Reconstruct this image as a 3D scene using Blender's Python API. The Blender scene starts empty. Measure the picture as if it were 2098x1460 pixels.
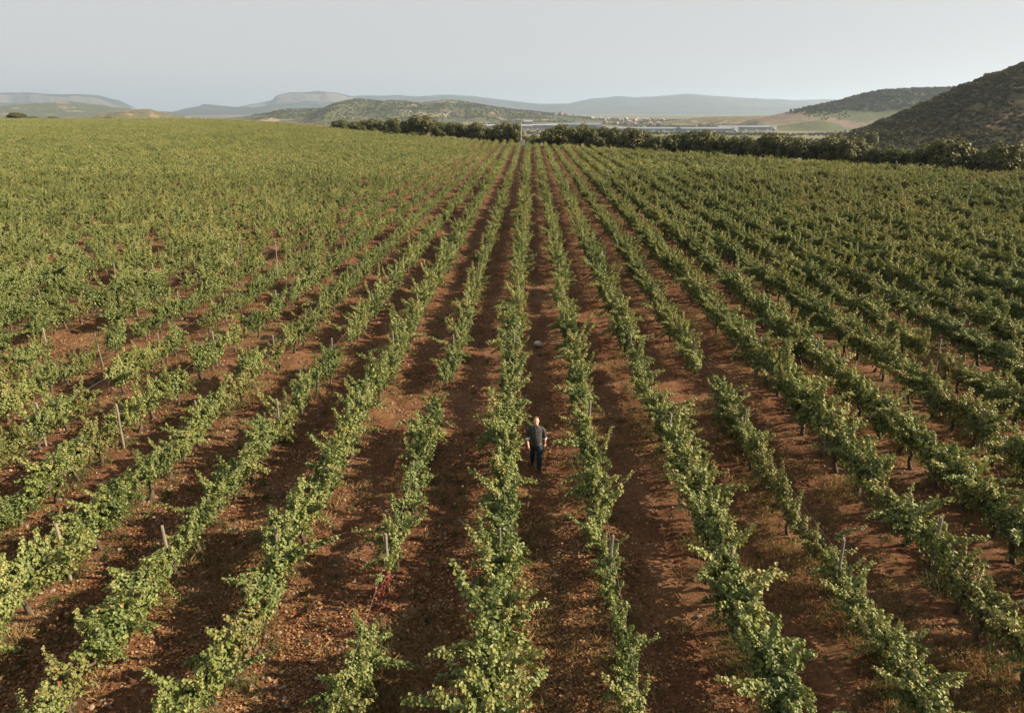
import bpy, bmesh, math, random
import numpy as np
from mathutils import Vector, Matrix

# ------------------------------------------------------------------ camera, sky, sun, exposure
sc = bpy.context.scene
COL = sc.collection
R = math.radians

cam_data = bpy.data.cameras.new('camera')
cam_data.sensor_width = 36.0
cam_data.lens = 24.88
cam_data.clip_start = 0.1
cam_data.clip_end = 60000
cam = bpy.data.objects.new('camera', cam_data)
cam.location = (0, 0, 10.0)
cam.rotation_euler = (R(90 - 19.1), 0, R(1.42))
COL.objects.link(cam)
sc.camera = cam

SUN_EL, SUN_AZ = 29.0, -3.0          # azimuth measured from +X towards +Y
world = bpy.data.worlds.new('World')
sc.world = world
world.use_nodes = True
wn = world.node_tree
wn.nodes.clear()
w_out = wn.nodes.new('ShaderNodeOutputWorld')
w_bg = wn.nodes.new('ShaderNodeBackground')
w_hs = wn.nodes.new('ShaderNodeHueSaturation')
w_sky = wn.nodes.new('ShaderNodeTexSky')
w_sky.sky_type = 'NISHITA'
w_sky.sun_disc = False
w_sky.sun_elevation = R(SUN_EL)
w_sky.sun_rotation = R(90 - SUN_AZ)
w_sky.altitude = 400
w_sky.air_density = 1.0
w_sky.dust_density = 1.5
w_sky.ozone_density = 1.0
w_hs.inputs['Saturation'].default_value = 0.22
w_bg.inputs['Strength'].default_value = 0.05
wn.links.new(w_sky.outputs[0], w_hs.inputs['Color'])
w_mix = wn.nodes.new('ShaderNodeMix')          # an even milky veil over the whole clear sky
w_mix.data_type = 'RGBA'
w_mix.inputs[0].default_value = 0.9
w_mix.inputs[7].default_value = (4.58, 4.62, 4.60, 1)
wn.links.new(w_hs.outputs[0], w_mix.inputs[6])
wn.links.new(w_mix.outputs[2], w_bg.inputs['Color'])
wn.links.new(w_bg.outputs[0], w_out.inputs['Surface'])

sun_data = bpy.data.lights.new('sun', 'SUN')
sun_data.energy = 5.0
sun_data.angle = R(0.6)
sun_data.color = (1.0, 0.83, 0.60)
sun = bpy.data.objects.new('sun', sun_data)
sd = Vector((math.cos(R(SUN_EL)) * math.cos(R(SUN_AZ)), math.cos(R(SUN_EL)) * math.sin(R(SUN_AZ)), math.sin(R(SUN_EL))))
sun.rotation_euler = sd.to_track_quat('Z', 'Y').to_euler()
sun.location = (60, 10, 40)
COL.objects.link(sun)

sc.view_settings.view_transform = 'Standard'
sc.view_settings.look = 'None'
sc.view_settings.gamma = 1.0
sc.view_settings.use_curve_mapping = False
sc.view_settings.exposure = 1.5
sc.render.engine = 'CYCLES'
sc.cycles.max_bounces = 6
sc.cycles.diffuse_bounces = 2
sc.cycles.glossy_bounces = 2
sc.cycles.transmission_bounces = 3
sc.cycles.volume_bounces = 2
sc.cycles.transparent_max_bounces = 8
sc.cycles.use_denoising = True

rng = np.random.default_rng(7)
random.seed(7)

# ------------------------------------------------------------------ helpers
def ss(a, b, x):
    t = np.clip((np.asarray(x, float) - a) / (b - a), 0, 1)
    return t * t * (3 - 2 * t)

_perm = np.random.default_rng(3).random((512, 512))
def vnoise(x, y):
    x = np.asarray(x, float); y = np.asarray(y, float)
    xi = np.floor(x).astype(int); yi = np.floor(y).astype(int)
    fx = x - xi; fy = y - yi
    fx = fx * fx * (3 - 2 * fx); fy = fy * fy * (3 - 2 * fy)
    g = lambda i, j: _perm[i % 512, j % 512]
    return (g(xi, yi) * (1 - fx) + g(xi + 1, yi) * fx) * (1 - fy) + (g(xi, yi + 1) * (1 - fx) + g(xi + 1, yi + 1) * fx) * fy
def fbm(x, y, o=4):
    s = 0; a = 0.5
    for k in range(o):
        s = s + a * (vnoise(x * 2 ** k + 17.3 * k, y * 2 ** k + 9.1 * k) * 2 - 1); a *= 0.5
    return s

def tag(o, label=None, cat=None, group=None, kind=None):
    if label: o['label'] = label
    if cat: o['category'] = cat
    if group: o['group'] = group
    if kind: o['kind'] = kind
    return o
def link(name, mesh, parent=None, loc=None, rot=None, scl=None):
    o = bpy.data.objects.new(name, mesh)
    COL.objects.link(o)
    if parent: o.parent = parent
    if loc is not None: o.location = loc
    if rot is not None: o.rotation_euler = rot
    if scl is not None: o.scale = (scl, scl, scl) if isinstance(scl, (int, float)) else scl
    return o

def mesh_np(name, verts, faces, mats=(), mat_idx=None, attrs=None, smooth=False):
    """faces: list of (n,k) int arrays"""
    me = bpy.data.meshes.new(name)
    verts = np.asarray(verts, np.float32)
    me.vertices.add(len(verts)); me.vertices.foreach_set('co', verts.ravel())
    faces = [np.asarray(f, np.int32) for f in faces if len(f)]
    idx = np.concatenate([f.ravel() for f in faces])
    tot = np.concatenate([np.full(len(f), f.shape[1], np.int32) for f in faces])
    st = np.concatenate([[0], np.cumsum(tot)[:-1]]).astype(np.int32)
    me.loops.add(len(idx)); me.loops.foreach_set('vertex_index', idx)
    me.polygons.add(len(tot)); me.polygons.foreach_set('loop_start', st)
    try: me.polygons.foreach_set('loop_total', tot)
    except Exception: pass
    if mat_idx is not None: me.polygons.foreach_set('material_index', np.asarray(mat_idx, np.int32))
    me.polygons.foreach_set('use_smooth', np.full(len(tot), bool(smooth)))
    for m in mats: me.materials.append(m)
    me.update(calc_edges=True)
    for k, v in (attrs or {}).items():
        a = me.attributes.new(k, 'FLOAT', 'FACE'); a.data.foreach_set('value', np.asarray(v, np.float32))
    return me

class Geo:
    """collects verts / faces / material index / tint"""
    def __init__(s): s.v = []; s.f = {}; s.n = 0
    def add(s, v, f, mi=0, tint=None):
        v = np.asarray(v, float); f = np.asarray(f, int)
        s.v.append(v)
        t = np.zeros(len(f)) if tint is None else np.asarray(tint, float)
        s.f.setdefault(f.shape[1], []).append((f + s.n, np.full(len(f), mi), t))
        s.n += len(v)
        return s
    def merge(s, o, M=None, mi=0):
        V = np.concatenate(o.v)
        if M is not None: V = V @ np.array(M.to_3x3()).T + np.array(M.translation)
        base = s.n
        s.v.append(V); s.n += len(V)
        for k, l in o.f.items():
            for f, m, t in l: s.f.setdefault(k, []).append((f + base, m + mi, t))
    def mesh(s, name, mats, smooth=False):
        fs, ms, ts = [], [], []
        for k in s.f:
            fs.append(np.concatenate([a[0] for a in s.f[k]])); ms.append(np.concatenate([a[1] for a in s.f[k]])); ts.append(np.concatenate([a[2] for a in s.f[k]]))
        return mesh_np(name, np.concatenate(s.v), fs, mats, np.concatenate(ms), {'tint': np.concatenate(ts)}, smooth)

def tube(pts, rad, n=6, cap=True):
    pts = np.asarray(pts, float); rad = np.broadcast_to(np.asarray(rad, float), (len(pts),))
    V = []; a0 = np.array([1.0, 0.13, 0.07])
    for i, p in enumerate(pts):
        t = pts[min(i + 1, len(pts) - 1)] - pts[max(i - 1, 0)]; t = t / (np.linalg.norm(t) + 1e-9)
        a = a0 - t * (a0 @ t)
        if np.linalg.norm(a) < 0.1: a = np.array([0, 1.0, 0]) - t * t[1]
        a /= np.linalg.norm(a); b = np.cross(t, a)
        an = np.arange(n) * 2 * math.pi / n
        V.append(p + rad[i] * (np.cos(an)[:, None] * a + np.sin(an)[:, None] * b))
    V = np.concatenate(V); F = []
    for i in range(len(pts) - 1):
        for j in range(n):
            F.append((i * n + j, i * n + (j + 1) % n, (i + 1) * n + (j + 1) % n, (i + 1) * n + j))
    if cap:
        m = len(V); V = np.concatenate([V, pts[-1:] + (pts[-1:] - pts[-2:-1]) * 0.001])
        for j in range(n): F.append(((len(pts) - 1) * n + j, (len(pts) - 1) * n + (j + 1) % n, m, m))
    return V, np.array(F)

def tube_geo(g, pts, rad, n=6, mi=0):
    V, F = tube(pts, rad, n)
    q = F[F[:, 2] != F[:, 3]]; t = F[F[:, 2] == F[:, 3]][:, :3]
    b = g.n
    g.add(V, q, mi)
    if len(t):
        g.f.setdefault(3, []).append((t + b, np.full(len(t), mi), np.zeros(len(t))))

def box_geo(g, lo, hi, mi=0, bev=0):
    x0, y0, z0 = lo; x1, y1, z1 = hi
    v = [(x0, y0, z0), (x1, y0, z0), (x1, y1, z0), (x0, y1, z0), (x0, y0, z1), (x1, y0, z1), (x1, y1, z1), (x0, y1, z1)]
    f = [(0, 3, 2, 1), (4, 5, 6, 7), (0, 1, 5, 4), (1, 2, 6, 5), (2, 3, 7, 6), (3, 0, 4, 7)]
    g.add(v, f, mi)

LEAF = np.array([(0, 0, 0), (.30, -.10, .05), (.54, .32, .13), (.34, .74, .08), (0, 1.0, -.10), (-.34, .74, .08), (-.54, .32, .13), (-.30, -.10, .05)])
LEAF_F = np.array([(0, 1, 2, 3, 4), (0, 4, 5, 6, 7)])
LOD = np.array([(0, 0, 0), (.5, .5, .12), (0, 1.0, -.06), (-.5, .5, .12)])
LOD_F = np.array([(0, 1, 2, 3)])
def nrm(a): return a / (np.linalg.norm(a, axis=-1, keepdims=True) + 1e-9)
def leaves(g, P, N, T, size, tint, lod=False, mi=0):
    N = nrm(N); T = nrm(T - N * (T * N).sum(-1, keepdims=True)); B = np.cross(T, N)
    L, F = (LOD, LOD_F) if lod else (LEAF, LEAF_F)
    V = P[:, None] + size[:, None, None] * (L[None, :, 0, None] * B[:, None] + L[None, :, 1, None] * T[:, None] + L[None, :, 2, None] * N[:, None])
    n = len(P); k = len(L)
    FF = (F[None] + (np.arange(n) * k)[:, None, None]).reshape(-1, F.shape[1])
    g.add(V.reshape(-1, 3), FF, mi, np.repeat(tint, len(F)))

# ------------------------------------------------------------------ materials
def mat(name):
    m = bpy.data.materials.new(name); m.use_nodes = True
    nt = m.node_tree; nt.nodes.clear()
    return m, nt, nt.nodes.new, nt.links.new
def ramp(nt, stops, interp='LINEAR'):
    r = nt.nodes.new('ShaderNodeValToRGB'); cr = r.color_ramp; cr.interpolation = interp
    while len(cr.elements) < len(stops): cr.elements.new(0.5)
    for e, (p, c) in zip(cr.elements, stops):
        e.position = p; e.color = (*c, 1) if len(c) == 3 else c
    return r
def noise(nt, scale, detail=4, rough=0.55, vec=None, dist=0):
    n = nt.nodes.new('ShaderNodeTexNoise'); n.inputs['Scale'].default_value = scale
    n.inputs['Detail'].default_value = detail; n.inputs['Roughness'].default_value = rough; n.inputs['Distortion'].default_value = dist
    if vec is not None: nt.links.new(vec, n.inputs['Vector'])
    return n
def mixc(nt, fac, a, b, mode='MIX'):
    m = nt.nodes.new('ShaderNodeMix'); m.data_type = 'RGBA'; m.blend_type = mode
    for s, v in ((0, fac), (6, a), (7, b)):
        if hasattr(v, 'is_output'): nt.links.new(v, m.inputs[s])
        elif isinstance(v, (int, float)): m.inputs[s].default_value = v
        else: m.inputs[s].default_value = (*v, 1)
    return m.outputs[2]
def math_n(nt, op, a, b=None, clamp=False):
    m = nt.nodes.new('ShaderNodeMath'); m.operation = op; m.use_clamp = clamp
    for i, v in enumerate((a, b)):
        if v is None: continue
        if hasattr(v, 'is_output'): nt.links.new(v, m.inputs[i])
        else: m.inputs[i].default_value = v
    return m.outputs[0]
def maprange(nt, v, a, b, c=0, d=1, smooth=True):
    m = nt.nodes.new('ShaderNodeMapRange'); m.interpolation_type = 'SMOOTHSTEP' if smooth else 'LINEAR'
    nt.links.new(v, m.inputs[0])
    for i, x in enumerate((a, b, c, d)): m.inputs[i + 1].default_value = x
    return m.outputs[0]

def leaf_mat(name, stops, trans=0.22, rough=0.5, shift=0.35, spec=0.35, patchy=0):
    m, nt, N, L = mat(name)
    at = N('ShaderNodeAttribute'); at.attribute_name = 'tint'
    oi = N('ShaderNodeObjectInfo')
    v = math_n(nt, 'ADD', at.outputs['Fac'], math_n(nt, 'MULTIPLY', math_n(nt, 'SUBTRACT', oi.outputs['Random'], 0.5), shift))
    if patchy:
        ge = N('ShaderNodeNewGeometry'); pn = noise(nt, .045, 3, .55, ge.outputs['Position'])
        v = math_n(nt, 'ADD', v, math_n(nt, 'MULTIPLY', math_n(nt, 'SUBTRACT', pn.outputs[0], .5), patchy))
    r = ramp(nt, stops); L(v, r.inputs[0])
    p = N('ShaderNodeBsdfPrincipled'); p.inputs['Roughness'].default_value = rough
    p.inputs['Specular IOR Level'].default_value = spec
    L(r.outputs[0], p.inputs['Base Color'])
    t = N('ShaderNodeBsdfTranslucent')
    L(mixc(nt, 1.0, r.outputs[0], (1.25, 1.15, 0.55), 'MULTIPLY'), t.inputs['Color'])
    mx = N('ShaderNodeMixShader'); mx.inputs[0].default_value = trans
    L(p.outputs[0], mx.inputs[1]); L(t.outputs[0], mx.inputs[2])
    o = N('ShaderNodeOutputMaterial'); L(mx.outputs[0], o.inputs['Surface'])
    return m

def simple_mat(name, c0, c1, scale=6, rough=0.85, bump=0.3, spec=0.3, stretch=None, bdist=0.01, rnd=0.0):
    m, nt, N, L = mat(name)
    tc = N('ShaderNodeTexCoord'); vec = tc.outputs['Object']
    if stretch:
        mp = N('ShaderNodeMapping'); mp.inputs['Scale'].default_value = stretch; L(vec, mp.inputs[0]); vec = mp.outputs[0]
    n = noise(nt, scale, 5, 0.6, vec)
    r = ramp(nt, [(0.3, c0), (0.7, c1)]); L(n.outputs[0], r.inputs[0])
    col = r.outputs[0]
    if rnd:
        oi = N('ShaderNodeObjectInfo'); hs = N('ShaderNodeHueSaturation')
        L(maprange(nt, oi.outputs['Random'], 0, 1, 1 - rnd, 1 + rnd, False), hs.inputs['Value']); L(col, hs.inputs['Color']); col = hs.outputs[0]
    p = N('ShaderNodeBsdfPrincipled'); p.inputs['Roughness'].default_value = rough; p.inputs['Specular IOR Level'].default_value = spec
    L(col, p.inputs['Base Color'])
    if bump:
        b = N('ShaderNodeBump'); b.inputs['Strength'].default_value = bump; b.inputs['Distance'].default_value = bdist
        L(n.outputs[0], b.inputs['Height']); L(b.outputs[0], p.inputs['Normal'])
    o = N('ShaderNodeOutputMaterial'); L(p.outputs[0], o.inputs['Surface'])
    return m

GREEN = [(0.0, (.052, .075, .020)), (0.30, (.104, .136, .038)), (0.60, (.176, .195, .060)), (0.84, (.255, .245, .085)), (0.93, (.255, .20, .078)), (1.0, (.20, .095, .042))]
YELLOW = [(0.0, (.07, .09, .025)), (0.4, (.13, .14, .042)), (0.7, (.19, .165, .058)), (0.9, (.21, .13, .052)), (1.0, (.18, .06, .03))]
RED = [(0.0, (.09, .022, .014)), (0.5, (.17, .045, .028)), (0.8, (.23, .09, .055)), (1.0, (.20, .12, .06))]
M_leaf = leaf_mat('vine_leaf_green', GREEN, shift=.32, patchy=.75)
M_leafy = leaf_mat('vine_leaf_yellowing', YELLOW)
M_leafr = leaf_mat('vine_leaf_red', RED)
M_bark = simple_mat('vine_bark', (.035, .024, .016), (.10, .075, .055), 30, 0.95, 0.8, stretch=(1, 1, .25))
M_cane = simple_mat('vine_cane', (.10, .07, .03), (.17, .13, .06), 20, 0.8, 0.2)
M_post = simple_mat('weathered_post_wood', (.11, .095, .075), (.22, .19, .155), 18, 0.9, 0.6, stretch=(1, 1, .12), rnd=.25)
M_stone = simple_mat('field_stone', (.13, .085, .06), (.25, .19, .145), 9, 0.9, 0.5, rnd=.35)
M_wire = simple_mat('rusty_wire', (.12, .10, .085), (.22, .19, .16), 10, 0.5, 0)
M_oak = leaf_mat('oak_leaf', [(0, (.036, .044, .017)), (.5, (.078, .082, .031)), (.85, (.130, .124, .047)), (1, (.17, .15, .063))], 0.15, 0.6, 0.25, 0.25)
M_pale = leaf_mat('pale_shrub_leaf', [(0, (.045, .058, .022)), (.5, (.080, .098, .038)), (1, (.13, .135, .06))], 0.25, 0.6, 0.2, 0.2)
M_scrub = leaf_mat('scrub_leaf', [(0, (.038, .048, .024)), (.5, (.070, .080, .040)), (1, (.115, .115, .058))], 0.1, 0.7, 0.5, 0.2)
M_trunk = simple_mat('oak_bark', (.04, .032, .024), (.11, .09, .07), 8, 0.95, 0.8, stretch=(1, 1, .2))
M_grass = leaf_mat('weed_green', [(0, (.04, .055, .02)), (.6, (.09, .105, .04)), (1, (.16, .15, .07))], 0.25, 0.6, 0.3, 0.2)
M_straw = leaf_mat('dry_grass', [(0, (.14, .088, .042)), (.6, (.26, .178, .085)), (1, (.37, .275, .15))], 0.2, 0.7, 0.4, 0.2)
M_litter = leaf_mat('fallen_leaf', [(0, (.07, .030, .015)), (.35, (.155, .072, .032)), (.65, (.25, .138, .064)), (.88, (.34, .225, .12)), (1, (.15, .05, .03))], 0.1, 0.8, 0.5, 0.15)

# ------------------------------------------------------------------ terrain
S_ROW, X_ROW = 2.42, -0.62
P0 = (76.0, 112.0); NX, NY = 0.815, 0.578          # hedgerow line closing the vineyard
def hedge_s(X, Y): return NX * (np.asarray(X, float) - P0[0]) + NY * (np.asarray(Y, float) - P0[1])
def beyond(X, Y): return np.maximum(hedge_s(X, Y), np.asarray(Y, float) - 604)
def ground_z(X, Y):
    X = np.asarray(X, float); Y = np.asarray(Y, float)
    zf = 3.2 * ss(-10, 200, -X) * ss(40, 250, Y)
    k = ss(4, 430, beyond(X, Y))
    z = zf * (1 - k) - 32 * k
    z = z + k * ss(300, 900, beyond(X, Y)) * 2.5 * fbm(X / 420, Y / 420, 3)
    near = ss(110, 40, np.hypot(X, Y - 15))
    ph = (X - X_ROW) / S_ROW
    bank = np.cos(ph * 2 * math.pi) * 0.035
    fr_ = ph - np.floor(ph)
    rut = np.exp(-((fr_ - .33) / .055) ** 2) + np.exp(-((fr_ - .69) / .055) ** 2)
    bank = bank - rut * (.030 + .03 * vnoise(X * .3 + 7, Y * .22))
    z = z + near * (bank + 0.05 * fbm(X / 0.9, Y / 1.4, 3) + 0.035 * fbm(X / 0.22, Y / 0.3, 2))
    return z

def soil_mat():
    m, nt, N, L = mat('red_vineyard_soil_and_valley_fields')
    ge = N('ShaderNodeNewGeometry'); pos = ge.outputs['Position']
    sx = N('ShaderNodeSeparateXYZ'); L(pos, sx.inputs[0])
    # vineyard soil
    mp = N('ShaderNodeMapping'); mp.inputs['Scale'].default_value = (1, .45, 1); L(pos, mp.inputs[0])
    n1 = noise(nt, .8, 5, .6, mp.outputs[0]); n2 = noise(nt, 9, 6, .7, pos); n3 = noise(nt, .12, 3, .5, pos); n4 = noise(nt, 45, 3, .7, pos)
    r1 = ramp(nt, [(.28, (.050, .0200, .0100)), (.5, (.100, .0420, .0205)), (.72, (.176, .083, .040))]); L(n2.outputs[0], r1.inputs[0])
    dry = ramp(nt, [(.45, (0, 0, 0)), (.7, (1, 1, 1))]); L(n1.outputs[0], dry.inputs[0])
    c = mixc(nt, math_n(nt, 'MULTIPLY', dry.outputs[0], .55), r1.outputs[0], (.225, .130, .063))
    c = mixc(nt, maprange(nt, n4.outputs[0], .55, .75, 0, .55), c, (.18, .118, .074))
    c = mixc(nt, maprange(nt, n4.outputs[0], .42, .25, 0, .6), c, (.03, .013, .008))
    # gravel
    vo = N('ShaderNodeTexVoronoi'); vo.inputs['Scale'].default_value = 16; L(pos, vo.inputs['Vector'])
    gsel = math_n(nt, 'LESS_THAN', vo.outputs['Distance'], .30)
    sp = N('ShaderNodeSeparateColor'); L(vo.outputs['Color'], sp.inputs[0])
    gsel = math_n(nt, 'MULTIPLY', gsel, math_n(nt, 'GREATER_THAN', sp.outputs[0], .76))
    gcol = mixc(nt, sp.outputs[1], (.12, .065, .042), (.25, .18, .13))
    leftness = maprange(nt, sx.outputs[0], 9, -6, .35, 1)
    c = mixc(nt, math_n(nt, 'MULTIPLY', gsel, leftness), c, gcol)
    # weedy patches
    weeds = math_n(nt, 'MULTIPLY', maprange(nt, n3.outputs[0], .52, .66), maprange(nt, n2.outputs[0], .42, .6))
    c = mixc(nt, math_n(nt, 'MULTIPLY', weeds, .5), c, (.095, .078, .034))
    # valley patchwork
    mv = N('ShaderNodeMapping'); mv.inputs['Scale'].default_value = (.0042, .0026, 0); mv.inputs['Rotation'].default_value = (0, 0, .5)
    L(pos, mv.inputs[0])
    nd = noise(nt, 6, 2, .5, mv.outputs[0])
    va = N('ShaderNodeVectorMath'); va.operation = 'MULTIPLY_ADD'; L(nd.outputs[1], va.inputs[0]); va.inputs[1].default_value = (.08, .08, 0); L(mv.outputs[0], va.inputs[2])
    v2 = N('ShaderNodeTexVoronoi'); v2.inputs['Scale'].default_value = 1.0; v2.distance = 'CHEBYCHEV'; L(va.outputs[0], v2.inputs['Vector'])
    s2 = N('ShaderNodeSeparateColor'); L(v2.outputs['Color'], s2.inputs[0])
    fr = ramp(nt, [(0, (.070, .080, .040)), (.18, (.09, .098, .050)), (.36, (.13, .115, .075)), (.52, (.10, .102, .054)), (.66, (.145, .118, .085)), (.80, (.066, .076, .036)), (.92, (.13, .095, .072))], 'CONSTANT'); L(s2.outputs[0], fr.inputs[0])
    nv = noise(nt, .02, 4, .6, pos)
    fc = mixc(nt, maprange(nt, nv.outputs[0], .35, .7, 0, .45), fr.outputs[0], (.11, .105, .06))
    dn = N('ShaderNodeVectorMath'); dn.operation = 'DOT_PRODUCT'; L(pos, dn.inputs[0]); dn.inputs[1].default_value = (NX, NY, 0)
    sh = math_n(nt, 'SUBTRACT', dn.outputs['Value'], NX * P0[0] + NY * P0[1])
    sh = math_n(nt, 'MAXIMUM', sh, math_n(nt, 'SUBTRACT', sx.outputs[1], 604))
    hedge = mixc(nt, maprange(nt, n1.outputs[0], .4, .6), (.07, .055, .03), (.12, .095, .05))
    c = mixc(nt, maprange(nt, sh, -2, 1), c, hedge)
    c = mixc(nt, maprange(nt, sh, 60, 140), c, fc)
    p = N('ShaderNodeBsdfPrincipled'); p.inputs['Roughness'].default_value = .95; p.inputs['Specular IOR Level'].default_value = .15
    L(c, p.inputs['Base Color'])
    h = math_n(nt, 'ADD', math_n(nt, 'MULTIPLY', n2.outputs[0], .05), math_n(nt, 'MULTIPLY', n4.outputs[0], .02))
    h = math_n(nt, 'ADD', h, math_n(nt, 'MULTIPLY', gsel, .012))
    b = N('ShaderNodeBump'); b.inputs['Strength'].default_value = .9; b.inputs['Distance'].default_value = 1.0
    L(h, b.inputs['Height']); L(b.outputs[0], p.inputs['Normal'])
    o = N('ShaderNodeOutputMaterial'); L(p.outputs[0], o.inputs['Surface'])
    return m

def grid_mesh(name, xs, ys, zf, mats, smooth=True):
    X, Y = np.meshgrid(xs, ys)
    Z = zf(X, Y)
    V = np.stack([X, Y, Z], -1).reshape(-1, 3)
    nx, ny = len(xs), len(ys)
    i = (np.arange(ny - 1)[:, None] * nx + np.arange(nx - 1)[None]).ravel()
    F = np.stack([i, i + 1, i + nx + 1, i + nx], -1)
    return mesh_np(name, V, [F], mats, smooth=smooth)
def spread(fine_lo, fine_hi, step, lo, hi, n):
    a = np.arange(fine_lo, fine_hi + step / 2, step)
    g = (np.geomspace(step, 1, n) - step) / (1 - step)
    up_ = fine_hi + g[1:] ** 1.0 * (hi - fine_hi)
    up_ = fine_hi + (hi - fine_hi) * (np.exp(np.linspace(0, 9, n)[1:]) - 1) / (math.exp(9) - 1)
    dn_ = fine_lo - (fine_lo - lo) * (np.exp(np.linspace(0, 9, n)[1:]) - 1) / (math.exp(9) - 1)
    return np.concatenate([dn_[::-1], a, up_])
xs = spread(-22, 22, .14, -16000, 16000, 95)
ys_f = np.arange(4, 42, .14)
ys = np.concatenate([np.linspace(-400, 0, 12), np.linspace(1, 3.9, 6), ys_f, 42 + (26000 - 42) * (np.exp(np.linspace(0, 9, 130)[1:]) - 1) / (math.exp(9) - 1)])
M_soil = soil_mat()
ground = link('ground', grid_mesh('ground', xs, ys, ground_z, [M_soil]))
tag(ground, 'red stony vineyard soil and valley fields stretching to the hills', 'ground', kind='structure')

# hills -----------------------------------------------------------------
def hill_mat(name, scrub0, scrub1, bare, rock, patch=.012, bare_lo=.56, rock_lo=.80, rock_hi=.62, fine=.06, field=None):
    m, nt, N, L = mat(name)
    ge = N('ShaderNodeNewGeometry'); pos = ge.outputs['Position']
    n1 = noise(nt, patch, 5, .6, pos); n2 = noise(nt, fine, 5, .65, pos)
    r = ramp(nt, [(.32, scrub0), (.68, scrub1)]); L(n2.outputs[0], r.inputs[0])
    c = mixc(nt, math_n(nt, 'MULTIPLY', maprange(nt, n1.outputs[0], bare_lo, bare_lo + .1), maprange(nt, n2.outputs[0], .36, .56)), r.outputs[0], bare)
    nz = N('ShaderNodeSeparateXYZ'); L(ge.outputs['True Normal'], nz.inputs[0])
    if field:
        zz = N('ShaderNodeSeparateXYZ'); L(pos, zz.inputs[0])
        mv = N('ShaderNodeMapping'); mv.inputs['Scale'].default_value = field[0]; L(pos, mv.inputs[0])
        v2 = N('ShaderNodeTexVoronoi'); v2.distance = 'CHEBYCHEV'; v2.inputs['Scale'].default_value = 1; L(mv.outputs[0], v2.inputs['Vector'])
        s2 = N('ShaderNodeSeparateColor'); L(v2.outputs['Color'], s2.inputs[0])
        fr = ramp(nt, [(0, (.085, .095, .052)), (.25, (.13, .12, .078)), (.45, (.078, .086, .046)), (.62, (.145, .125, .088)), (.8, (.135, .108, .083))], 'CONSTANT'); L(s2.outputs[0], fr.inputs[0])
        c = mixc(nt, maprange(nt, zz.outputs[2], field[1], field[1] + 6), fr.outputs[0], c)
    nr = noise(nt, fine * .7, 4, .6, pos)
    rk = mixc(nt, nr.outputs[0], tuple(x * .7 for x in rock), tuple(min(1, x * 1.15) for x in rock))
    c = mixc(nt, maprange(nt, nz.outputs[2], rock_lo, rock_hi), c, rk)
    p = N('ShaderNodeBsdfPrincipled'); p.inputs['Roughness'].default_value = .95; p.inputs['Specular IOR Level'].default_value = .1
    L(c, p.inputs['Base Color'])
    b = N('ShaderNodeBump'); b.inputs['Strength'].default_value = .7; b.inputs['Distance'].default_value = .25 / fine
    L(n2.outputs[0], b.inputs['Height']); L(b.outputs[0], p.inputs['Normal'])
    o = N('ShaderNodeOutputMaterial'); L(p.outputs[0], o.inputs['Surface'])
    return m

HILLS = {}
def ridge_hill(name, label, D, pts, wf, wb, material, prof, rough=.1, wav=1.0, nx=220, ny=90, base=-40.0, wig=.12, smooth=True, terr=0):
    """a real ridge: crest height along X, its own depth in front and behind, spurs and gullies"""
    px = np.array([p[0] for p in pts]); pz = np.array([p[1] for p in pts])
    span = px.max() - px.min()
    def zf(X, Y):
        crest = np.interp(X, px, pz)
        cy = D + wig * wf * fbm(X / (wf * .9) + 3.1, X * 0 + D * .01, 3)
        spur = 1 + .45 * fbm(X / (wf * .35 * wav), Y * 0 + D * .013, 3)
        t = np.where(Y < cy, 1 - (cy - Y) / (wf * np.maximum(spur, .4)), 1 - (Y - cy) / wb)
        t = np.clip(t, 0, 1)
        hh = np.maximum(crest - base, 0)
        f = prof(t)
        nz_ = fbm(X / (wf * .16 * wav), Y / (wf * .16 * wav), 5) * rough * np.minimum(f * 3, 1) * (1 - .85 * ss(.85, 1, t))
        edge = ss(px.min(), px.min() + span * .02, X) * ss(px.max(), px.max() - span * .02, X)
        z = base + hh * np.maximum(f + nz_, 0) * edge - (1 - edge) * 30
        return z + terr * np.sin(z * 1.05 + 2 * fbm(X / 60, Y / 60, 2)) if terr else z
    tx = np.linspace(px.min() - span * .01, px.max() + span * .01, nx)
    ty = np.concatenate([np.linspace(D - wf * 1.6, D - wf * .45, int(ny * .35), endpoint=False), np.linspace(D - wf * .45, D + wf * .2, int(ny * .5), endpoint=False), np.linspace(D + wf * .2, D + wb * 1.1, int(ny * .15))])
    o = link(name, grid_mesh(name, tx, ty, zf, [material], smooth))
    tag(o, label, 'hill', kind='structure')
    HILLS[label] = zf
    return zf
p_round = lambda t: ss(0, 1, t)
p_cliff = lambda t: .52 * ss(0, .86, t) + .40 * ss(.86, .905, t) + .08 * ss(.9, 1, t)
p_apron = lambda t: .34 * t ** 1.4 + .66 * ss(.66, 1, t)

M_far = hill_mat('far_mountain', (.025, .034, .030), (.055, .064, .050), (.075, .076, .062), (.17, .158, .14), .0016, .55, .86, .70, .004)
M_mid = hill_mat('wooded_hill', (.030, .040, .02), (.095, .095, .046), (.22, .175, .115), (.3, .26, .2), .005, .54, .7, .5, .03)
M_brown = hill_mat('dry_hill', (.06, .06, .03), (.12, .105, .055), (.24, .18, .11), (.3, .26, .2), .02, .52, .7, .5, .06)
M_right = hill_mat('scrub_hill', (.028, .034, .016), (.075, .078, .036), (.22, .18, .11), (.3, .26, .2), .010, .62, .5, .3, .05, ((.0075, .017, 0), 6.0))
M_near = hill_mat('near_scrub_hill', (.075, .068, .034), (.135, .118, .060), (.34, .225, .14), (.3, .24, .17), .030, .56, .45, .3, .22)

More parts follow.
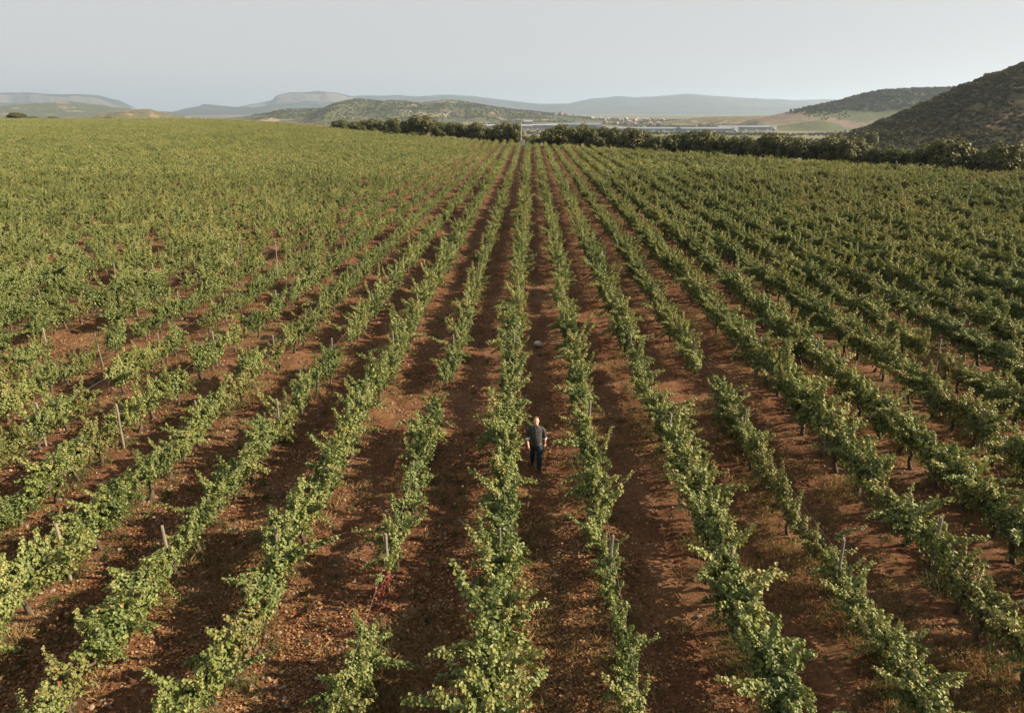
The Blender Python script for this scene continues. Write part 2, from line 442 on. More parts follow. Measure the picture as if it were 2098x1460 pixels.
z_farridge = ridge_hill('mountain', 'long pale blue ridge along the whole horizon', 14000, [(-3900, 100), (-3630, 165), (-3163, 277), (-2614, 268), (-1975, 259), (-1428, 285), (-973, 259), (-428, 199), (117, 139), (662, 139), (1022, 207), (1561, 266), (1922, 249), (2281, 266), (2816, 308), (3267, 274), (3897, 240), (4617, 189), (5149, 214), (5952, 197), (7288, 163), (9920, 204), (12500, 260)], 3800, 2000, M_far, p_round, .20)
ridge_hill('mountain', 'flat topped mountain with pale cliffs left of centre', 12500, [(-5900, -35), (-5327, -21), (-4816, 80), (-4478, 142), (-4225, 188), (-4117, 272), (-3966, 302), (-3761, 302), (-3514, 325), (-3229, 302), (-3028, 256), (-2826, 225), (-2339, 164), (-1852, 72), (-1400, 0)], 2000, 1200, M_far, p_cliff, .15, nx=420, ny=130)
ridge_hill('mountain', 'low mountain ending in a sharp prow of rock', 10500, [(-4900, -45), (-4797, -38), (-4720, -16), (-4661, 49), (-4640, 62), (-4577, 66), (-4570, 103), (-4460, 95), (-4185, 69), (-3904, 60), (-3620, 90), (-3338, 120), (-2992, 100), (-2650, 70), (-2241, 40), (-1833, -10)], 1800, 1000, M_far, lambda t: .8 * ss(0, 1, t) + .2 * ss(.85, .97, t), .08, nx=320)
ridge_hill('mountain', 'long mountain with pale cliff band at far left', 11500, [(-14500, 330), (-12000, 310), (-9761, 297), (-8687, 268), (-8223, 275), (-7760, 281), (-7306, 253), (-6921, 260), (-6619, 238), (-6402, 174), (-6245, 110), (-6105, 32), (-5980, -40)], 2200, 1500, M_far, p_cliff, .15, nx=420, ny=130)
ridge_hill('hill', 'low far ridge behind the left hills', 9000, [(-5600, -35), (-4737, -18), (-4492, 10), (-4196, -12), (-3776, -12), (-3479, -35), (-3000, -40)], 900, 600, M_far, p_round, .1)
ridge_hill('hill', 'grey wooded hill behind the left crest', 5500, [(-8000, 60), (-6500, 45), (-5200, 30), (-4518, 20), (-3966, 0), (-3736, 31), (-3544, 65), (-3376, 79), (-3215, 55), (-2999, 27), (-2748, -4), (-2495, -31), (-2300, -38)], 1500, 900, M_mid, p_round, .12)
ridge_hill('hill', 'small dry brown knoll behind the left crest', 2600, [(-1600, -38), (-1511, -14), (-1455, 4), (-1402, 10), (-1349, 17), (-1298, 7), (-1231, -9), (-1181, -19), (-1050, -38)], 420, 300, M_brown, p_round, .10, nx=140, ny=70)
z_mid = ridge_hill('hill', 'green wooded hills in the middle distance', 3600, [(-1900, -40), (-1589, -40), (-1443, -31), (-1296, -8), (-1150, 14), (-960, 23), (-863, 50), (-810, 61), (-721, 50), (-603, 48), (-486, 48), (-379, 63), (-298, 50), (-181, 32), (-63, 14), (54, 3), (171, -8), (313, -25), (430, -37), (600, -40)], 900, 700, M_mid, p_round, .26, nx=320, ny=120)
ridge_hill('hill', 'low cultivated rise in front of the far village', 2700, [(380, -40), (520, -22), (640, -9), (800, -6), (1000, -4), (1300, 0)], 500, 400, M_brown, p_round, .06, nx=140, ny=60)
z_right = ridge_hill('hill', 'broad wooded hill with fields at its foot, at right', 1900, [(480, -40), (559, -10), (630, 5), (701, 19), (760, 31), (818, 47), (864, 57), (936, 60), (1007, 63), (1066, 65), (1161, 66), (1339, 67), (1700, 75), (2300, 60)], 800, 600, M_right, p_apron, .07, wig=.05, nx=280, ny=140)
z_near = ridge_hill('hill', 'dark scrub covered hillside at the right edge', 480, [(170, -36), (190, -20), (204, -13), (216, -8), (227, -3.5), (242, 3), (256, 10.5), (270, 18), (284, 25.5), (298, 32.5), (312, 38), (330, 43.5), (356, 49.5), (400, 54), (480, 58), (600, 60), (720, 40), (800, -20)], 260, 260, M_near, p_round, .05, wig=.05, nx=330, ny=220, base=-34, terr=.55)

# ------------------------------------------------------------------ scattering (for uncountable cover only)
_ng = None
def scatter_group():
    global _ng
    if _ng: return _ng
    ng = bpy.data.node_groups.new('scatter_cover', 'GeometryNodeTree'); _ng = ng
    ng.interface.new_socket('Geometry', in_out='INPUT', socket_type='NodeSocketGeometry')
    ng.interface.new_socket('Collection', in_out='INPUT', socket_type='NodeSocketCollection')
    ng.interface.new_socket('Geometry', in_out='OUTPUT', socket_type='NodeSocketGeometry')
    N = ng.nodes.new; L = ng.links.new
    gi = N('NodeGroupInput'); go = N('NodeGroupOutput')
    ci = N('GeometryNodeCollectionInfo'); ci.inputs['Separate Children'].default_value = True; ci.inputs['Reset Children'].default_value = True
    ip = N('GeometryNodeInstanceOnPoints'); ip.inputs['Pick Instance'].default_value = True
    def na(n, t):
        a = N('GeometryNodeInputNamedAttribute'); a.data_type = t; a.inputs['Name'].default_value = n
        return a.outputs[0]
    L(gi.outputs[0], ip.inputs['Points']); L(gi.outputs[1], ci.inputs['Collection']); L(ci.outputs[0], ip.inputs['Instance'])
    L(na('idx', 'INT'), ip.inputs['Instance Index']); L(na('scl', 'FLOAT_VECTOR'), ip.inputs['Scale'])
    er = N('FunctionNodeEulerToRotation'); L(na('rot', 'FLOAT_VECTOR'), er.inputs[0]); L(er.outputs[0], ip.inputs['Rotation'])
    L(ip.outputs[0], go.inputs[0])
    return ng
def collection(name, meshes):
    c = bpy.data.collections.new(name)
    for i, me in enumerate(meshes):
        o = bpy.data.objects.new('%s_source' % name, me); c.objects.link(o)
    return c
def scatter(name, pts, rots, scls, idx, coll, label, cat, parent=None):
    me = bpy.data.meshes.new(name); pts = np.asarray(pts, np.float32); n = len(pts)
    me.vertices.add(n); me.vertices.foreach_set('co', pts.ravel())
    scls = np.asarray(scls, np.float32)
    if scls.ndim == 1: scls = np.repeat(scls[:, None], 3, 1)
    for k, t, v, f in (('rot', 'FLOAT_VECTOR', rots, 'vector'), ('scl', 'FLOAT_VECTOR', scls, 'vector'), ('idx', 'INT', idx, 'value')):
        a = me.attributes.new(k, t, 'POINT'); a.data.foreach_set(f, np.asarray(v, np.int32 if t == 'INT' else np.float32).ravel())
    o = link(name, me, parent)
    md = o.modifiers.new('scatter', 'NODES'); md.node_group = scatter_group()
    for it in md.node_group.interface.items_tree:
        if it.in_out == 'INPUT' and it.socket_type == 'NodeSocketCollection': md[it.identifier] = coll
    tag(o, label, cat, kind='stuff')
    return o
def zrot(n, tilt=.0):
    r = np.zeros((n, 3)); r[:, 2] = rng.uniform(0, 6.283, n)
    if tilt: r[:, :2] = rng.normal(0, tilt, (n, 2))
    return r

# view cone test (only to skip plants the photograph shows nothing of)
TH, YW, FPX = R(19.1), R(1.42), 1450 / 2098.
fw = np.array([-math.sin(YW) * math.cos(TH), math.cos(YW) * math.cos(TH), -math.sin(TH)]); rt = np.array([math.cos(YW), math.sin(YW), 0]); upv = np.cross(rt, fw)
def view_uv(X, Y, Z):
    P = np.stack(np.broadcast_arrays(np.asarray(X, float), np.asarray(Y, float), np.asarray(Z, float) - 10.0), -1)
    d = P @ fw; d = np.where(np.abs(d) < .1, .1, d)
    return .5 + FPX * (P @ rt) / d, .5 + FPX * (P @ -upv) / d * 2098 / 1460., d

# ------------------------------------------------------------------ vines
def vine_foliage(seed, dens=1.0, lod=False, wid=1.0, hgt=1.0):
    """a bundle of leafy canes rising and sprawling from the cordon, with dark gaps between them"""
    r = np.random.default_rng(seed); g = Geo()
    P, N, T, Sz, Ti = [], [], [], [], []
    ns = int(23 * dens) + 2
    C = np.array([0, 0, .62])
    for i in range(ns):
        b = np.array([r.normal(0, .06), r.uniform(-.66, .66), .58 + r.normal(0, .05)])
        a = r.normal(0, .60) * wid
        d = np.array([math.sin(a), r.normal(0, .45), max(math.cos(a), -.1) + .12]); d /= np.linalg.norm(d)
        Ls = r.uniform(.30, .78) * hgt; dr = r.uniform(-.05, .60) + .35 * (abs(a) > .8)
        n = int(r.uniform(108, 150) * Ls / .55) if not lod else int(r.uniform(9, 13))
        t = np.sort(r.uniform(.02, 1, n))
        ax = b + d * (Ls * t)[:, None]; ax[:, 2] -= dr * Ls * t ** 2
        o = nrm(r.normal(0, 1, (n, 3))); o = nrm(o - d * (o @ d)[:, None] * .7)
        p = ax + o * ((.095 - .06 * t) * r.uniform(.5, 1.1, n))[:, None]
        P.append(p); N.append(o * .9 + np.array([.22, 0, .50]) + r.normal(0, .30, (n, 3)))
        T.append(o * .5 + d * .4 + np.array([0, 0, -.45]) + r.normal(0, .45, (n, 3)))
        Sz.append(r.uniform(.034, .068, n) * (2.8 if lod else 1) * (1 - .3 * t)); Ti.append(np.clip(r.normal(.36 + r.normal(0, .06), .14, n) + .16 * t, .02, .90))
    nf = int((800 if not lod else 60) * dens)
    q = r.normal(0, 1, (nf, 3)); q = nrm(q) * (r.random((nf, 1)) ** .5)
    p = C + q * np.array([.27 * wid, .66, .42])
    P.append(p); N.append(nrm(q) * .8 + np.array([.1, 0, .3]) + r.normal(0, .4, (nf, 3))); T.append(nrm(q) * .4 + np.array([0, 0, -.8]) + r.normal(0, .4, (nf, 3)))
    Sz.append(r.uniform(.038, .070, nf) * (2.8 if lod else 1)); Ti.append(np.clip(r.normal(.28, .18, nf), .02, .97))
    P = np.concatenate(P); N = np.concatenate(N); T = np.concatenate(T); Sz = np.concatenate(Sz); Ti = np.concatenate(Ti)
    old = r.random(len(P)) < .02; Ti[old] = r.uniform(.86, .99, old.sum())
    P[:, 2] = np.maximum(P[:, 2], .10)
    leaves(g, P, N, T, Sz, Ti, lod)
    return g
def vine_shoot(seed, lod=False):
    """one long leafy cane reaching out along +X and up"""
    r = np.random.default_rng(seed); g = Geo()
    Ls = r.uniform(.45, .80); n = int(145 * Ls / .75) if not lod else 12
    t = np.linspace(.05, 1, n) + r.normal(0, .01, n)
    el = r.uniform(.25, .8); cv = r.uniform(-.35, .25)
    def path(t): return np.stack([Ls * t * math.cos(el), .08 * Ls * np.sin(3 * t + seed), Ls * (t * math.sin(el) + cv * t ** 2)], -1)
    p = path(t) + r.normal(0, .022, (n, 3))
    out = r.normal(0, 1, (n, 3)); out[:, 0] *= .3; out = nrm(out)
    p = p + out * (.065 - .055 * t)[:, None]
    leaves(g, p, out * .5 + np.array([.05, 0, .7]) + r.normal(0, .35, (n, 3)), out * .6 + np.array([.55, 0, -.15]) + r.normal(0, .3, (n, 3)), (.066 - .030 * t) * r.uniform(.85, 1.15, n) * (1.9 if lod else 1), np.clip(r.normal(.52, .14, n) + .1 * t, 0, .9), lod)
    if not lod: tube_geo(g, path(np.linspace(0, .97, 6)), np.linspace(.006, .003, 6), 4, 1)
    return g
def vine_trunk(seed):
    r = np.random.default_rng(seed); g = Geo()
    k = np.cumsum(r.normal(0, .035, (6, 2)), 0)
    zz = np.array([-.08, .06, .2, .34, .48, .60])
    pts = np.stack([k[:, 0], k[:, 1], zz], -1); pts[0, :2] *= .3
    tube_geo(g, pts, np.array([.062, .05, .042, .045, .04, .045]) * r.uniform(.85, 1.2), 7)
    for s in (-1, 1):
        a = pts[-1] + np.array([0, 0, -.02]); L_ = r.uniform(.4, .62)
        q = np.array([a, a + (r.normal(0, .03), s * L_ * .35, .05), a + (r.normal(0, .05), s * L_ * .7, .03), a + (r.normal(0, .06), s * L_, .06)])
        tube_geo(g, q, [.034, .028, .022, .014], 6)
    return g

NF, NSH, NT = 12, 9, 6
gf = [vine_foliage(100 + i, [1, .9, 1.1, .75, 1.15, 1, .85, 1.05, .95, 1.1, .6, .8][i], wid=[1, .85, 1.1, .9, 1.2, 1, 1.15, .8, 1, 1.05, .9, 1][i], hgt=[1, 1.1, .95, .9, 1.05, 1.15, 1, .9, 1.1, 1, .85, .95][i]) for i in range(NF)]
gs = [vine_shoot(200 + i) for i in range(NSH)]
gt = [vine_trunk(300 + i) for i in range(NT)]
sparse_g = [vine_foliage(150 + i, .38, wid=.8, hgt=.9) for i in range(3)]
me_f = [g.mesh('vine_foliage', [M_leaf]) for g in gf]
me_sp = [g.mesh('vine_foliage_sparse', [M_leaf]) for g in sparse_g]
me_s = [g.mesh('vine_shoot', [M_leaf, M_cane]) for g in gs]
me_t = [g.mesh('vine_trunk', [M_bark], True) for g in gt]

def shoot_xf(r):
    az = r.uniform(0, 2 * math.pi)
    return (r.normal(.0, .10) + .10 * math.cos(az), r.uniform(-.55, .55), r.uniform(.66, .95)), (0, -r.uniform(-.30, .45), az), r.uniform(.7, 1.15)

# masters for the uncountable far rows
full = []
for i in range(14):
    r = np.random.default_rng(400 + i); g = Geo()
    g.merge(gf[i % NF]); g.merge(gt[i % NT], None, 2)
    for k in range(r.integers(3, 6)):
        l, e, s = shoot_xf(r)
        M = Matrix.LocRotScale(Vector(l), __import__('mathutils').Euler(e), Vector((s, s, s)))
        g.merge(gs[r.integers(NSH)], M)
    full.append(g.mesh('vine_whole', [M_leaf, M_cane, M_bark]))
lods = []
for i in range(10):
    r = np.random.default_rng(500 + i); g = Geo()
    g.merge(vine_foliage(520 + i, r.uniform(.85, 1.1), True, r.uniform(.9, 1.2), r.uniform(.95, 1.15)))
    for k in range(4):
        l, e, s = shoot_xf(r)
        g.merge(vine_shoot(560 + i * 5 + k, True), Matrix.LocRotScale(Vector(l), __import__('mathutils').Euler(e), Vector((s, s, s))))
    lods.append(g.mesh('vine_far', [M_leaf]))

def vigour(k, y):
    k = np.asarray(k); y = np.asarray(y, float)
    v = np.where(k >= 4, 1.24, np.where(k <= -3, 1.06, 1.10))
    v = np.where((k == 0) | (k == 2) | (k == -2), 1.20, v)
    v = np.where(k == 1, np.where(y > 14, 1.14, .88), v)
    v = np.where(k == -1, .98, v)
    v = np.where((k == 3) & (y < 22), .94, v)
    return v * (1 + .16 * fbm(y / 5.0 + 31, k * 1.37 + y * .02, 2)) * (1 + .10 * fbm(k / 9.0 + 5, y / 28.0, 2))
# planting plan: (row, y0, y1, state)
SPECIAL = [(-1, 21.4, 24.8, 'gap'), (-1, 14.6, 17.4, 'sparse'), (-1, 11.9, 13.0, 'red'), (-1, 11.0, 11.9, 'gap'), (1, 11.6, 13.6, 'sparse'), (1, 10.0, 11.5, 'sparse'),
           (3, 23.0, 26.0, 'gap'), (3, 13.2, 18.4, 'yellow'), (-3, 21.0, 24.5, 'sparse'), (-3, 27.0, 29.0, 'gap'), (-4, 21.8, 23.6, 'yellow'), (-5, 18.5, 19.8, 'yellow'),
           (-6, 22.0, 24.0, 'gap'), (-7, 24, 27, 'yellow'), (-8, 27.5, 31.5, 'gap'), (-9, 33, 36, 'yellow'), (-6, 29.0, 31.0, 'gap'), (-4, 30.5, 33, 'yellow'), (4, 11.5, 13.2, 'yellow'),
           (2, 34.5, 37.0, 'gap'), (6, 20.5, 22.0, 'yellow'), (-2, 31.0, 32.2, 'gap'), (-7, 19.0, 21.0, 'gap'), (-10, 38, 41, 'gap'), (7, 25.0, 26.5, 'yellow'), (-5, 36, 38, 'sparse')]
plants = []
for k in range(-230, 42):
    x0 = X_ROW + k * S_ROW
    rr = np.random.default_rng(9000 + k)
    yy = 5.0 + rr.uniform(0, 1.2)
    y = []
    while yy < 603:
        y.append(yy); yy += rr.normal(1.14, .08)
    y = np.array(y)
    x = x0 + rr.normal(0, .07, len(y)) + .12 * fbm(y / 25, y * 0 + k * 3.7, 2)
    ok = hedge_s(x, y) < -1.0
    y, x = y[ok], x[ok]
    if not len(y): continue
    u, v, d = view_uv(x, y, ground_z(x, y) + .9)
    pad = 4.0 / np.maximum(d, 5)
    ok = (u > -.04 - pad * .7) & (u < 1.04 + pad * .9) & (v < 1.45) & (d > 2)
    for xi, yi, ui, vi, di in zip(x[ok], y[ok], u[ok], v[ok], d[ok]):
        st = 'full'
        for (kk, a, b, s) in SPECIAL:
            if kk == k and a <= yi < b: st = s
        if st == 'full':
            q = rr.random()
            miss = 0 if yi < 14 else (.035 if yi < 26 else .11 if yi < 150 else .07) if k < -2 else .02
            if q < miss and yi > 9: st = 'gap'
            elif q < miss + .035: st = 'yellow'
            elif q < miss + .07: st = 'sparse'
        if st == 'gap': continue
        plants.append((k, xi, yi, ui, vi, di, st))
vis = [i for i, p in enumerate(plants) if -.01 < p[3] < 1.01 and p[4] < 1.02]
vis.sort(key=lambda i: plants[i][5])
single = vis[:300]
sset = set(single)

ORD = ['', 'first', 'second', 'third', 'fourth', 'fifth', 'sixth', 'seventh', 'eighth', 'ninth', 'tenth', 'eleventh', 'twelfth', 'thirteenth', 'fourteenth', 'fifteenth', 'sixteenth', 'seventeenth', 'eighteenth', 'nineteenth', 'twentieth'] + ['%dth' % n if n % 10 not in (1, 2, 3) else '%d%s' % (n, {1: 'st', 2: 'nd', 3: 'rd'}[n % 10]) for n in range(21, 80)]
def row_name(k):
    return ('%s row right of the man' % ORD[k]) if k > 0 else ('%s row left of the man' % ORD[1 - k])
LOOK = {'full': ('leafy green', 'bushy green', 'dense green'), 'yellow': ('thin yellowing',), 'sparse': ('sparse green',), 'red': ('red leaved',)}
by_row = {}
for i in single: by_row.setdefault(plants[i][0], []).append(i)
num = 0
for k in sorted(by_row):
    lst = sorted(by_row[k], key=lambda i: plants[i][2])
    for n, i in enumerate(lst):
        _, x, y, u, v, d, st = plants[i]
        r = np.random.default_rng(20000 + i)
        num += 1
        root = link('grapevine', None, None, (x, y, float(ground_z(x, y))), (0, 0, r.choice([0, math.pi]) + r.normal(0, .12)), float(r.uniform(.92, 1.08) * vigour(k, y)))
        root.empty_display_size = .3
        tag(root, '%s grapevine, %s plant from the picture bottom in %s' % (LOOK[st][i % len(LOOK[st])], ORD[n + 1], row_name(k)), 'grapevine', 'grapevines planted in the near rows')
        link('trunk', me_t[r.integers(NT)], root, rot=(0, 0, 0))
        m_over = {'yellow': M_leafy, 'red': M_leafr}.get(st)
        fo = link('foliage', me_f[r.integers(NF)] if st == 'full' else me_sp[r.integers(3)] if st == 'sparse' else me_f[[3, 10, 11][r.integers(3)]], root, scl=(float(r.uniform(.75, 1.2)) * (.9 if k < -1 else 1), 1.05, float(r.uniform(.85, 1.22))) if st != 'yellow' else (.85, .9, .92))
        if st == 'red': fo.scale = (.72, .62, .78)
        fo['kind'] = 'stuff'
        for j in range(int(r.integers(3, 6)) if st == 'full' else int(r.integers(1, 3))):
            l, e, s = shoot_xf(r)
            if st != 'full': s *= .85
            if k == 0 and 13.0 < y < 20.5 and math.cos(e[2] + root.rotation_euler[2]) > -.3: continue
            so = link('shoot', me_s[r.integers(NSH)], root, l, e, float(s))
            if m_over and st != 'red':
                so.material_slots[0].link = 'OBJECT'; so.material_slots[0].material = m_over
        if m_over:
            fo.material_slots[0].link = 'OBJECT'; fo.material_slots[0].material = m_over

rest = [p for i, p in enumerate(plants) if i not in sset]
P = np.array([(p[1], p[2]) for p in rest]); D = np.array([p[5] for p in rest])
Z = ground_z(P[:, 0], P[:, 1]); n = len(P)
rot = np.zeros((n, 3)); rot[:, 2] = rng.choice([0, math.pi], n) + rng.normal(0, .12, n)
scl = np.where((P[:, 0] < -9) | (P[:, 1] > 70), rng.uniform(.74, 1.26, n), rng.uniform(.90, 1.12, n)) * vigour(np.array([p[0] for p in rest]), P[:, 1])
idx = np.where(D < 105, rng.integers(0, 14, n), 14 + rng.integers(0, 10, n))
nearm = D < 105
a_ = collection('near_vine', full); b_ = collection('far_vine', lods)
# one object for all the remaining vines: both detail levels in one collection
allv = bpy.data.collections.new('vine_rows')
for i, me in enumerate(full + lods):
    o = bpy.data.objects.new('vine_rows_%02d' % i, me); allv.objects.link(o)
scatter('vine_rows', np.column_stack([P, Z]), rot, np.column_stack([scl * rng.uniform(.75, 1.1, n) * np.where(P[:, 0] < -4, .9, 1), scl * 1.05, scl * rng.uniform(.9, 1.18, n)]), idx, allv, 'green vine rows filling the far field up to the hedgerow', 'vines')

# ------------------------------------------------------------------ trellis posts and wires
def post_geo(seed):
    r = np.random.default_rng(seed); g = Geo()
    h = r.uniform(1.40, 1.56)
    lean = r.normal(0, .03, 2)
    zz = np.array([-.3, 0, .4, .8, 1.1, h - .02, h])
    pts = np.stack([lean[0] * zz + r.normal(0, .004, 7), lean[1] * zz + r.normal(0, .004, 7), zz], -1)
    tube_geo(g, pts, np.array([.036, .036, .035, .034, .035, .034, .026]), 8)
    return g.mesh('trellis_post', [M_post], False)
me_post = [post_geo(700 + i) for i in range(6)]
pcount = {}
post_list = []
for k in range(-22, 22):
    for j in range(0, 6):
        r = np.random.default_rng(31000 + k * 50 + j)
        y = 13.0 + j * 7.05 + r.normal(0, .22); x = X_ROW + k * S_ROW + r.normal(0, .04)
        if k == -1 and j == 1: continue
        u, v, d = view_uv(x, y, 1.35)
        if .0 < u < 1.0 and v < 1.0: post_list.append((k, y, x))
for k, y, x in post_list:
    pcount[k] = pcount.get(k, 0) + 1
    o = link('trellis_post', me_post[(k * 7 + pcount[k] * 3) % 6], None, (x, y, float(ground_z(x, y))), (0, 0, (k * 1.7 + pcount[k]) % 6.28))
    tag(o, 'grey wooden trellis post, %s from the picture bottom in %s' % (ORD[pcount[k]], row_name(k)), 'post', 'wooden posts along the vine rows')
for k in range(-9, 9):
    x = X_ROW + k * S_ROW; g = Geo(); r = np.random.default_rng(800 + k)
    yy = np.arange(6, 60, 1.0); zz = .98 + .03 * np.sin(yy * .9 + k) + ground_z(x + 0 * yy, yy)
    pts = np.stack([x + .045 + r.normal(0, .012, len(yy)), yy, zz], -1)
    tube_geo(g, pts, .003, 4)
    o = link('trellis_wire', g.mesh('trellis_wire', [M_wire]))
    tag(o, 'thin steel trellis wire stretched along the %s' % row_name(k), 'wire', 'wires along the vine rows')

# ------------------------------------------------------------------ stones, litter, weeds
def stone_geo(seed, sub=2):
    r = np.random.default_rng(seed); bm = bmesh.new(); bmesh.ops.create_icosphere(bm, subdivisions=sub, radius=.5)
    a = r.uniform(.75, 1.15, 3); a[2] *= .62
    ph = r.uniform(0, 6, 6)
    for v in bm.verts:
        c = v.co; f = 1 + .10 * math.sin(5 * c.x + ph[0]) * math.cos(4 * c.y + ph[1]) + .08 * math.sin(7 * c.z + ph[2] + 3 * c.x)
        v.co = Vector((c.x * a[0] * f, c.y * a[1] * f, c.z * a[2] * f))
    me = bpy.data.meshes.new('stone'); bm.to_mesh(me); bm.free(); me.materials.append(M_stone)
    for p in me.polygons: p.use_smooth = True
    return me
stones = [stone_geo(900 + i) for i in range(8)]
o = link('boulder', stone_geo(950, 3), None, (.42, 30.25, .12), (.2, .3, .8), (.46, .40, .56))
tag(o, 'large pale boulder on bare soil behind the man', 'boulder')
M_boul = simple_mat('pale_boulder', (.34, .28, .23), (.46, .39, .33), 7, .9, .4)
o.data.materials.clear(); o.data.materials.append(M_boul)

def strip_name(x):
    k = int(math.floor((x - X_ROW) / S_ROW))
    if k == 0: return 'strip of soil where the man walks'
    return ('%s soil strip right of the man' % ORD[k]) if k > 0 else ('%s soil strip left of the man' % ORD[-k])
# stones that can be picked out one by one
cnt = {}
cand = []
r = np.random.default_rng(41)
while len(cand) < 120:
    y = 9.5 + 14 * r.random() ** 1.5; x = r.uniform(-11, 9)
    if r.random() > (.95 if x < -1 else .45 if x < 3 else .22): continue
    u, v, d = view_uv(x, y, 0)
    if not (.01 < u < .99 and v < .985): continue
    ph = ((x - X_ROW) / S_ROW) % 1
    if ph < .17 or ph > .90: continue
    cand.append((x, y))
cand.sort(key=lambda c: c[1])
for x, y in cand:
    s = r.uniform(.065, .125); sn = strip_name(x); cnt[sn] = cnt.get(sn, 0) + 1
    o = link('stone', stones[r.integers(8)], None, (x, y, float(ground_z(x, y)) + s * .13), (r.normal(0, .2), r.normal(0, .2), r.uniform(0, 6.28)), float(s))
    tag(o, 'pale rounded stone, %s nearest on the %s' % (ORD[cnt[sn]], sn), 'stone', 'loose stones on the red soil')
# the uncounted rest
n = 30000
Y = 7 + 50 * rng.random(n) ** 1.7; X = rng.uniform(-1, 1, n) * (6 + Y * .78)
ph = ((X - X_ROW) / S_ROW) % 1
dens = .16 + .7 * ss(5, -5, X)
dens = dens * (.45 + .9 * ss(.25, .02, ph) * ss(0, -5, X) + .55 * vnoise(X * .6, Y * .6))
k = rng.random(n) < dens; X, Y = X[k], Y[k]; n = len(X)
s = .028 + .10 * rng.random(n) ** 3.0
scatter('gravel', np.column_stack([X, Y, ground_z(X, Y) + s * .08]), zrot(n, .3), s, rng.integers(0, 8, n), collection('gravel', stones), 'small pale stones strewn over the red soil', 'gravel')

def litter_mesh(seed):
    r = np.random.default_rng(seed); g = Geo(); n = 14
    P_ = np.column_stack([r.normal(0, .16, (n, 2)), r.uniform(.003, .03, n)])
    leaves(g, P_, np.array([0, 0, 1.0]) + r.normal(0, .45, (n, 3)), r.normal(0, 1, (n, 3)) * np.array([1, 1, .2]), r.uniform(.03, .07, n), np.clip(r.normal(.48, .22, n), 0, .93), True)
    return g.mesh('leaf_litter', [M_litter])
n = 46000
Y = 7 + 60 * rng.random(n) ** 1.5; X = rng.uniform(-1, 1, n) * (6 + Y * .78)
k = rng.random(n) < (.12 + .88 * ss(.30, .70, vnoise(X * .55 + 40, Y * .35))) * (.35 + .65 * ss(7, -1, X)); X, Y = X[k], Y[k]; n = len(X)
scatter('leaf_litter', np.column_stack([X, Y, ground_z(X, Y) + .004]), zrot(n), rng.uniform(.7, 1.3, n), rng.integers(0, 6, n), collection('leaf_litter', [litter_mesh(1000 + i) for i in range(6)]), 'dry brown fallen leaves scattered over the soil', 'leaf litter')

def tuft_mesh(seed, m, h, n, sp, lay=.4):
    r = np.random.default_rng(seed); g = Geo()
    b = np.column_stack([r.normal(0, sp, (n, 2)), np.zeros(n)])
    d = np.column_stack([r.normal(0, lay, (n, 2)), np.ones(n)]); d = nrm(d)
    L_ = r.uniform(.5, 1.1, n) * h; w = np.column_stack([r.normal(0, 1, (n, 2)), np.zeros(n)]); w = nrm(w) * r.uniform(.003, .007, (n, 1))
    mid = b + d * (L_ * .55)[:, None]; tip = b + d * L_[:, None] + np.column_stack([d[:, :2] * (L_ * .35)[:, None], -.15 * L_])
    V = np.stack([b - w, b + w, mid + w * .8, tip, mid - w * .8], 1).reshape(-1, 3)
    F = np.array([0, 1, 2, 3, 4]) + (np.arange(n) * 5)[:, None]
    g.add(V, F, 0, np.clip(r.normal(.5, .22, n), 0, 1))
    return g.mesh('grass_tuft', [m])
straw = [tuft_mesh(1100 + i, M_straw, [.16, .22, .3, .12][i], 46, [.10, .12, .10, .16][i], .6) for i in range(4)]
green = [tuft_mesh(1120 + i, M_grass, [.12, .18, .32, .5][i], 50, [.09, .10, .13, .16][i], .55) for i in range(4)]
n = 40000
Y = 7 + 75 * rng.random(n) ** 1.4; X = rng.uniform(-1, 1, n) * (6 + Y * .78)
k = rng.random(n) < .08 + .92 * ss(.48, .80, vnoise(X * .42 + 90, Y * .28 + 7)); X, Y = X[k], Y[k]; n = len(X)
scatter('dry_grass', np.column_stack([X, Y, ground_z(X, Y)]), zrot(n), rng.uniform(.6, 1.2, n), rng.integers(0, 4, n), collection('dry_grass', straw), 'straw coloured dry grass between the vine rows', 'dry grass')
n = 16000
Y = 7 + 75 * rng.random(n) ** 1.4; X = rng.uniform(-1, 1, n) * (6 + Y * .78)
ph = ((X - X_ROW) / S_ROW + .5) % 1 - .5
und = ss(.22, .05, np.abs(ph)); kr = np.round((X - X_ROW) / S_ROW)
dens = .05 + .32 * ss(.5, .8, vnoise(X * .5 + 20, Y * .3 + 50)) + und * (.10 + .8 * ((kr == 1) | (kr == 2)) * (Y < 22) + .25 * vnoise(X, Y * .2 + 4))
k = rng.random(n) < dens; X, Y = X[k], Y[k]; und = und[k]; n = len(X)
scatter('weeds', np.column_stack([X, Y, ground_z(X, Y)]), zrot(n), rng.uniform(.6, 1.2, n), np.where(und > .4, rng.integers(1, 4, n), rng.integers(0, 2, n)), collection('weeds', green), 'low green weeds and grass under the vines', 'weeds')
# crimson fallen leaves below the red vine
n = 260
X = X_ROW - S_ROW + rng.normal(.0, .45, n); Y = 12.4 + rng.normal(0, .6, n); g = Geo()
leaves(g, np.column_stack([X, Y, ground_z(X, Y) + .02]), np.array([0, 0, 1.0]) + rng.normal(0, .5, (n, 3)), rng.normal(0, 1, (n, 3)), rng.uniform(.06, .11, n), rng.random(n), True)
tag(link('fallen_red_leaves', g.mesh('fallen_red_leaves', [M_leafr])), 'crimson fallen leaves below the reddening vine', 'fallen leaves', kind='stuff')

